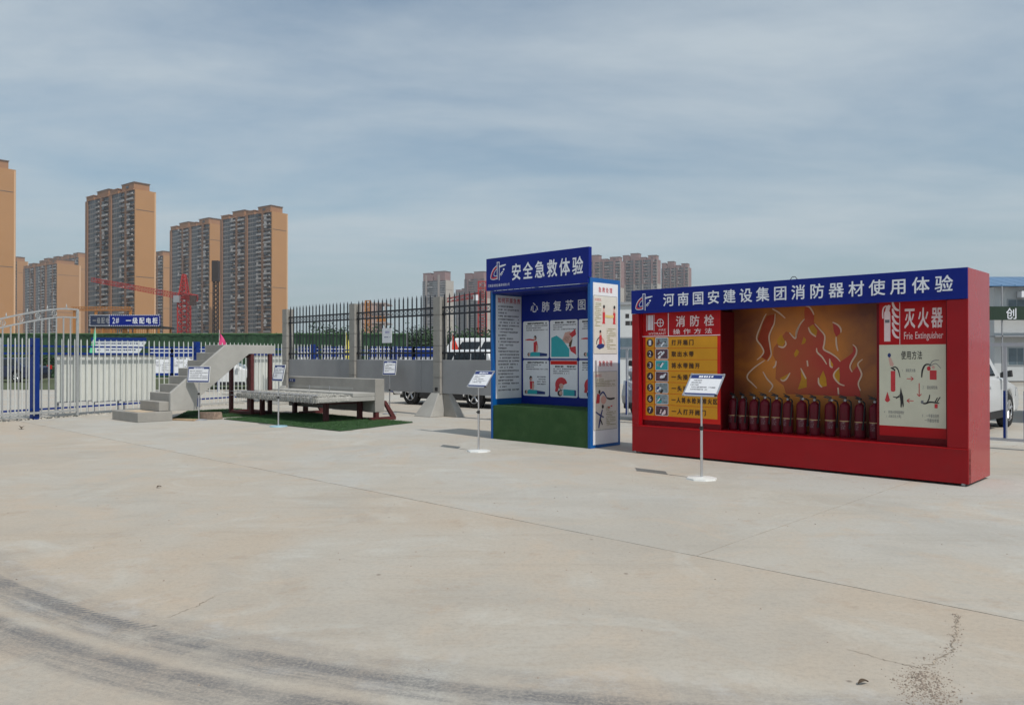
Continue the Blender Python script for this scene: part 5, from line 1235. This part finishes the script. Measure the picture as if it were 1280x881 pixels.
# low bush line at the far left edge and behind the first two bays
def hedge(name, label, x0, x1, Y, h, seed, n):
    rnd = random.Random(seed); t = thing(name, label, 'hedge', (x0, Y, 0)); b = MB()
    b.box(.2, x1 - x0 - .2, .2, .9, 0, h * .8); b.build('inner_growth', LEAF2, t)
    b = MB()
    for i in range(n):
        p = (rnd.uniform(0, x1 - x0), rnd.uniform(-.1, 1.1), h * (1 - rnd.random() ** 2 * .95) + rnd.gauss(0, .08)); s2 = rnd.uniform(.05, .13); a = rnd.uniform(0, 6.28); e = rnd.uniform(-1, 1); dx, dy = math.cos(a) * s2, math.sin(a) * s2
        b.add([(p[0] - dx, p[1] - dy, p[2] - e * s2), (p[0] + dy * .5, p[1] - dx * .5, p[2] - s2 * .3), (p[0] + dx, p[1] + dy, p[2] + e * s2), (p[0] - dy * .5, p[1] + dx * .5, p[2] + s2 * .4)], [(0, 1, 2, 3)])
    b.build('foliage', LEAF, t, kind='stuff', fixn=False)
hedge('hedge', 'low dark hedge behind the railings between the concrete posts', -16.5, -1.0, 58, 3.0, 4, 9000)
hedge('hedge', 'low hedge below the green mesh screen at the far left', -46, -28, 55, 1.5, 5, 6000)

# ================================================================== VEHICLES
def vehicle(name, label, cat, cx, cy, heading, kind_, paint, group=None):
    t = thing(name, label, cat, (cx, cy, 0), heading, group)
    K = dict(suv=dict(L=4.65, w=.91, sill=.30, belt=1.06, hood=1.02, nose=.80, top=1.72, r=.36, fa=1.42, ra=-1.36, roof=((.95, .30), (-1.70, -2.18)), tail=1.0),
             sedan=dict(L=4.6, w=.89, sill=.24, belt=.95, hood=.90, nose=.70, top=1.45, r=.32, fa=1.40, ra=-1.35, roof=((.95, .15), (-1.05, -1.75)), tail=.98),
             van=dict(L=4.9, w=.92, sill=.30, belt=1.25, hood=1.16, nose=.92, top=2.28, r=.36, fa=1.75, ra=-1.45, roof=((2.05, 1.25), (-2.30, -2.42)), tail=1.22))[kind_]
    h = K['L'] / 2; w = K['w']; r = K['r'] + .07
    def arch(xc): return [(xc + r * math.cos(R(a)), max(K['sill'], K['r'] + r * math.sin(R(a)))) for a in range(-10, 191, 20)]
    low = [(h - .04, K['sill'] + .12), (h - .15, K['sill'])]
    prof = [(h - .15, K['sill'])] + [p for p in arch(K['fa'])] + [p for p in arch(K['ra'])] + [(-h + .12, K['sill'] + .03), (-h + .01, .55), (-h, K['tail'] - .12), (-h + .06, K['belt'])]
    prof += [(K['roof'][0][0] + .0, K['belt']), (K['roof'][0][0] + .25, K['hood']), (h - .35, K['nose'] + .08), (h - .08, K['nose'] - .03), (h, .58), (h - .03, K['sill'] + .12)]
    b = MB(); b.prism(prof, -w, w, 'y'); body = b.build('body', paint, t, bevel=.05)
    (ax, bx), (cx_, dx_) = K['roof']; tw = w - .20
    zb = K['belt'] - .01; zt = K['top']
    b = MB(); n = 5; rings = []
    vs = [(ax, -w + .05, zb), (ax, w - .05, zb), (dx_, w - .05, zb), (dx_, -w + .05, zb), (bx, -tw, zt - .05), (bx, tw, zt - .05), (cx_, tw, zt - .03), (cx_, -tw, zt - .03), (bx - .15, -tw + .12, zt), (bx - .15, tw - .12, zt), (cx_ + .12, tw - .12, zt), (cx_ + .12, -tw + .12, zt)]
    b.add(vs, [(0, 3, 2, 1), (0, 1, 5, 4), (1, 2, 6, 5), (2, 3, 7, 6), (3, 0, 4, 7), (4, 5, 9, 8), (5, 6, 10, 9), (6, 7, 11, 10), (7, 4, 8, 11), (8, 9, 10, 11)])
    b.build('cabin', paint, t, bevel=.03)
    def quad_on(a, b_, c, d, off, inset=.0):
        A, B, C_, D_ = map(Vector, (a, b_, c, d)); n_ = (B - A).cross(D_ - A).normalized() * off
        return [A + n_, B + n_, C_ + n_, D_ + n_]
    def lerp(p, q, f): return tuple(p[i] + (q[i] - p[i]) * f for i in range(3))
    # windscreen, rear screen
    def pane(nm, c4, f0, f1, g0, g1, sgn):
        A, B, C_, D_ = c4; lo0, lo1 = lerp(A, B, f0), lerp(A, B, f1); hi0, hi1 = lerp(D_, C_, f0), lerp(D_, C_, f1)
        q = [lerp(lo0, hi0, g0), lerp(lo1, hi1, g0), lerp(lo1, hi1, g1), lerp(lo0, hi0, g1)]; q = [Vector(p) for p in q]; n_ = (q[1] - q[0]).cross(q[3] - q[0]).normalized()
        if n_.dot(Vector(sgn)) < 0: n_ = -n_
        b = MB(); b.add([p + n_ * .012 for p in q] + [p - n_ * .02 for p in q], [(0, 1, 2, 3), (7, 6, 5, 4), (0, 4, 5, 1), (1, 5, 6, 2), (2, 6, 7, 3), (3, 7, 4, 0)]); b.build(nm, CARGL, t)
    pane('windscreen', (vs[0], vs[1], vs[5], vs[4]), .06, .94, .04, .92, (1, 0, .3)); pane('rear_window', (vs[3], vs[2], vs[6], vs[7]), .10, .90, .12, .88, (-1, 0, .3))
    for sd_ in (0, 1):
        q4 = (vs[0], vs[3], vs[7], vs[4]) if sd_ == 0 else (vs[1], vs[2], vs[6], vs[5]); sg = (0, -1 if sd_ == 0 else 1, 0)
        pane('side_window', q4, .14, .36, .10, .88, sg); pane('side_window', q4, .39, .66, .10, .88, sg); pane('side_window', q4, .69, .93, .12, .86, sg)
    # wheels
    for xx in (K['fa'], K['ra']):
        for sy in (-1, 1):
            b = MB(); rr_ = K['r']; y0, y1 = (w - .20) * sy, (w + .005) * sy
            def ringp(rad, y): return [(xx + rad * math.cos(R(k * 15)), y, rr_ + rad * math.sin(R(k * 15))) for k in range(24)]
            R_ = [ringp(rr_ * .62, y1 - .01 * sy), ringp(rr_ * .92, y1), ringp(rr_, y1 - .03 * sy), ringp(rr_, y0 + .02 * sy), ringp(rr_ * .9, y0), ringp(rr_ * .3, y0)]
            vv = [p for q in R_ for p in q]; b.add(vv, [(j * 24 + i, j * 24 + (i + 1) % 24, (j + 1) * 24 + (i + 1) % 24, (j + 1) * 24 + i) for j in range(5) for i in range(24)], None, True)
            wh_ = b.build('wheel', RUBBER, t)
            b = MB(); ys = y1 - .035 * sy; b.cyl((xx, ys - .02 * sy, rr_), (xx, ys, rr_), rr_ * .16, n=10)
            for k in range(5):
                a = R(k * 72 + 18); ca, sa = math.cos(a), math.sin(a); p0 = Vector((xx + ca * .04, ys, rr_ + sa * .04)); p1 = Vector((xx + ca * rr_ * .60, ys + .012 * sy, rr_ + sa * rr_ * .60)); b.cyl(p0, p1, rr_ * .09, rr_ * .11, 5)
            pts = ringp(rr_ * .61, ys + .018 * sy) ; b.tube(pts + [pts[0]], .014, 5); b.build('rim', RIM, wh_)
            b = MB(); b.cyl((xx, (w - .22) * sy, rr_), (xx, (w - .06) * sy, rr_), rr_ * .58, n=16); b.build('brake_well', BLACKP, wh_)
    b = MB(); b.box(-h + .3, h - .3, -w + .12, w - .12, .20, K['sill'] + .2); b.build('underbody', BLACKP, t)
    for sy in (-1, 1):
        b = MB(); b.box(K['ra'] + r + .02, K['fa'] - r - .02, sy * (w - .06), sy * (w + .008), K['sill'] - .06, K['sill'] + .10); b.build('skirt_and_shade', BLACKP, t)  # black plastic skirt; its dark tone also stands in for shade under the body
    for sy in (-1, 1):
        b = MB(); b.hull8([(h - .10, sy * w * .62, K['nose'] - .20), (h + .002, sy * w * .62, K['nose'] - .22), (h - .06, sy * (w - .02), K['nose'] - .17), (h - .40, sy * (w + .006), K['nose'] - .15), (h - .10, sy * w * .62, K['nose'] - .02), (h - .02, sy * w * .62, K['nose'] - .05), (h - .10, sy * (w - .02), K['nose'] + .02), (h - .42, sy * (w + .004), K['nose'] + .05)]); b.build('headlight', LAMPG, t)
        b = MB(); b.box(-h - .008, -h + .16, sy * (w - .26), sy * (w + .004), K['tail'] - .22, K['tail'] + .02); b.build('tail_light', REDLENS, t, bevel=.01)
        b = MB(); b.hull8([(ax - .35, sy * w, zb + .02), (ax - .18, sy * w, zb + .02), (ax - .18, sy * (w + .20), zb + .04), (ax - .32, sy * (w + .20), zb + .04), (ax - .35, sy * w, zb + .12), (ax - .20, sy * w, zb + .14), (ax - .20, sy * (w + .19), zb + .18), (ax - .32, sy * (w + .19), zb + .18)]); b.build('wing_mirror', BLACKP if kind_ != 'sedan' else paint, t, bevel=.01)
        for xd in ((ax - .25) , (ax - 1.35), (ax - 2.35)):
            b = MB(); b.box(xd - .004, xd + .004, sy * (w + .0005), sy * (w + .002), K['sill'] + .10, zb - .02); b.build('door_gap', BLACKP, t)
        for xd in (ax - 1.15, ax - 2.15):
            b = MB(); b.box(xd - .09, xd + .09, sy * w, sy * (w + .03), zb - .16, zb - .12); b.build('door_handle', paint, t)
    b = MB(); b.box(h - .06, h + .012, -w * .58, w * .58, .42, K['nose'] - .14); b.build('grille', BLACKP, t)
    b = MB(); b.box(h - .1, h + .02, -w * .9, w * .9, K['sill'] - .02, .40); b.build('bumper', BLACKP, t, bevel=.02)
    b = MB(); b.box(-h - .015, -h + .1, -w * .9, w * .9, K['sill'] - .02, .46); b.build('bumper', BLACKP, t, bevel=.02)
    b = MB(); b.box(h + .013, h + .018, -.22, .22, .46, .58); b.build('number_plate', NAVY, t)
    return t
vehicle('parked_suv', 'white parked SUV seen through the barrier to the right of the red booth', 'car', 9.02, 16.50, 46, 'suv', CARW)
vehicle('parked_minivan', 'silver white minivan glimpsed in the gap between the blue and red booths', 'car', 4.95, 19.9, -134, 'van', CARS)
vehicle('parked_suv', 'white SUV standing behind the third concrete post, seen under the hanging panels', 'car', -1.55, 24.60, 139, 'suv', CARW)
vehicle('parked_minivan', 'white minivan parked farther behind the right railing bay', 'car', -1.1, 33.0, 170, 'van', CARW)
vehicle('parked_car', 'dark blue car behind the picket fence at the far left edge', 'car', -30.2, 47.0, 175, 'sedan', CARB)
vehicle('parked_car', 'dark car parked behind the gate bars at the far left, left of the blue car', 'car', -35.5, 48.5, 5, 'sedan', M('black_car_paint', (.012, .012, .014), .25, 0, .05, 2, coat=.6))
vehicle('parked_minivan', 'grey minivan with red tail lamp at the right edge behind the white SUV', 'car', 13.9, 19.2, 60, 'van', CARS)
vehicle('parked_car', 'white car behind the white notice boards near the top of the stairs', 'car', -13.6, 37.5, 10, 'sedan', CARW)

# ================================================================== CROWD BARRIER
BR = (2.616, 18.018)
ba = thing('crowd_barrier', 'tall white steel barrier with blue lower sleeves behind the two booths', 'barrier', BR + (0,), UA)
for k in range(-1, 5):
    x0 = -1.2 + k * 2.4 + .62; x1 = x0 + 2.34
    for z, r in ((1.70, .026), (.16, .022)):
        b = MB(); b.box(x0, x1, -.025, .025, z - r, z + r); b.build('rail', M('pale_steel_rail', (.50, .52, .56), .4, .2, .05, 8), ba)
    n = 8; um = lm = None
    for j in range(n + 1):
        x = x0 + .03 + (x1 - x0 - .06) * j / n; r = .030 if j in (0, n) else .024
        b = MB(); b.box(x - r, x + r, -.022, .022, .182, 1.674); br = b.build('bar', M('pale_steel_rail', (.50, .52, .56)), ba)
        b = MB(); b.box(x - r - .003, x + r * .35, -.027, .027, .185, .95); b.build('blue_sleeve', BLUE_FENCE, br)
    for x in (x0 + .02, x1 - .02):
        b = MB(); b.box(x - .03, x + .03, -.25, .25, 0, .03); b.build('foot', ZINC, ba); b = MB(); b.box(x - .02, x + .02, -.02, .02, .03, .138); b.build('foot_stem', ZINC, ba)

# ================================================================== SITE OFFICE (right) AND WHITE SHED
def office():
    Y = 49.0; s_ = Y / 985; X0 = (1243 - 640) * s_
    t = thing('site_office', 'two storey white prefab office with blue metal roof at the right edge', 'building', (X0, Y, 0), 0)
    PWm = M('prefab_white_panel', (.52, .54, .55), .6, 0, .05, .6)
    b = MB(); b.box(0, 18, 0, 5.6, 0, 5.85); b.build('wall', PWm, t)
    BM = M('blue_roof_sheet', (.085, .18, .32), .4, 0, .1, .5)
    for k in range(24):
        x = -.75 + k * .82; b = MB(); b.hull8([(x, -.7, 5.82), (x + .78, -.7, 5.82), (x + .78, 2.8, 6.70), (x, 2.8, 6.70), (x, -.7, 5.88), (x + .78, -.7, 5.88), (x + .78, 2.8, 6.76), (x, 2.8, 6.76)]); b.box(x + .78, x + .82, -.7, -.66, 5.83, 5.93)
        b.build('roof_sheet', BM, t)
        if k == 0:
            b = MB(); b.hull8([(-.75, 2.8, 6.70), (19, 2.8, 6.70), (19, 6.3, 5.82), (-.75, 6.3, 5.82), (-.75, 2.8, 6.76), (19, 2.8, 6.76), (19, 6.3, 5.88), (-.75, 6.3, 5.88)]); b.build('rear_roof', BM, t)
    b = MB(); b.box(-.08, -.02, -.9, -.82, 0, 5.80); b.build('corner_post', ZINC, t)
    for fx in range(6):
        x = .8 + fx * 3.0
        for z0 in (3.95, .95):
            b = MB(); b.box(x, x + 1.7, -.04, .0, z0, z0 + 1.15); f = b.build('window', M('window_frame_grey', (.35, .38, .4), .5, 0, .05, 3), t)
            for q in range(3):
                b = MB(); b.box(x + .06 + q * .54, x + .56 + q * .54, -.05, -.041, z0 + .06, z0 + 1.09); b.build('pane', M('office_glass', (.10, .14, .17), .15, 0, .2, 2), f)
        b = MB(); b.box(x + 2.0, x + 2.8, -.05, 0, .02, 2.05); b.build('door', M('window_frame_grey', (.35, .38, .4)), t)
    b = MB(); b.box(1.35, 1.85, -.55, -.1, 5.15, 5.55); b.build('air_conditioner', SIGNW, t, bevel=.02)
    b = MB(); b.box(-.5, 18, -.9, 0, 2.72, 2.80); b.build('walkway', ZINC, t)
    sg = thing('green_sign_band', 'long dark green sign band with white lettering across the white office', 'sign', (X0 - 1.4, Y - 1.0, 0), 0)
    z1 = 1.5 + (446 - 383) * s_ * .98; z0 = 1.5 + (446 - 400) * s_ * .98
    b = MB(); b.box(0, 19, 0, .12, z0, z1); pn = b.build('band', M('dark_green_panel', (.010, .030, .014), .5, 0, .1, 1), sg)
    b = MB(); cx = (1264.5 - 640) / 985 * (Y - 1) - (X0 - 1.4); put_text(b, '创', cx - .36, cx + .36, z0 + .06, z1 - .08, -.012, LETTER, .96, .01); b.build('lettering', None, pn)
    for x in (.2, 5, 10, 15):
        b = MB(); b.box(x - .05, x + .05, .125, .22, 0, z0 + .3); b.build('support_post', ZINC, sg)
    # flower boxes with pinkish plants below
    rnd = random.Random(4)
    for k in range(3):
        pb = thing('planter', ('left', 'middle', 'right')[k] + 'most long planter with reddish flowers before the white office', 'planter', (X0 - 1.2 + k * 1.7, 40, 0), 0)
        b = MB(); b.box(0, 1.5, 0, .4, 1.05, 1.45); b.build('trough', ZINC, pb); [MB().box(q_, q_ + .08, .1, .3, 0, 1.05).build('leg', ZINC, pb) for q_ in (.1, 1.3)]
        b = MB()
        for q in range(260):
            p = (rnd.uniform(0, 1.5), rnd.uniform(0, .4), rnd.uniform(1.45, 2.05)); s2 = rnd.uniform(.02, .06); a = rnd.uniform(0, 6.28)
            b.add([(p[0] - s2, p[1], p[2] - s2), (p[0] + s2 * math.cos(a), p[1] - s2 * math.sin(a), p[2]), (p[0] + s2, p[1], p[2] + s2), (p[0] - s2 * .4, p[1] + s2, p[2] + s2 * .5)], [(0, 1, 2, 3)], REDINK if rnd.random() < .45 else LEAF)
        b.build('flowers', None, pb, kind='stuff', fixn=False)
office()
t = thing('white_shed', 'pale prefab shed wall seen in the gap between the two booths', 'shed', ((765 - 640) / 985 * 44, 44, 0), 0)
b = MB(); b.box(0, 4.2, 0, 4, 0, 4.4); b.build('wall', M('prefab_white_panel', (.52, .54, .55)), t)
b = MB(); b.box(-.1, 4.3, -.15, 4.1, 4.4, 4.55); b.build('roof', ZINC, t)
b = MB(); put_lines(b, .75, 1.6, 3.1, 3.9, 2, -.01, INK, ch=.28, ragged=False, seed=3, hfrac=.6); b.build('lettering', None, t, fixn=False)
b = MB(); b.box(.4, 1.6, -.03, 0, 1.4, 2.6); w_ = b.build('window', ZINC, t); b = MB(); b.box(.46, 1.54, -.04, -.031, 1.46, 2.54); b.build('pane', M('office_glass', (.10, .14, .17)), w_)

# ================================================================== AIR
hzm = bpy.data.materials.new('haze_air'); hzm.use_nodes = True; hn = hzm.node_tree; hn.nodes.clear()
ho = hn.nodes.new('ShaderNodeOutputMaterial'); hv = hn.nodes.new('ShaderNodeVolumePrincipled')
hv.inputs['Color'].default_value = (.86, .90, .95, 1); hv.inputs['Density'].default_value = HAZE; hv.inputs['Anisotropy'].default_value = .3
hn.links.new(hv.outputs[0], ho.inputs['Volume'])
mb = MB(); mb.box(-1410, 1410, -410, 1510, -1.2, 128); mb.build('haze', hzm, kind='stuff')
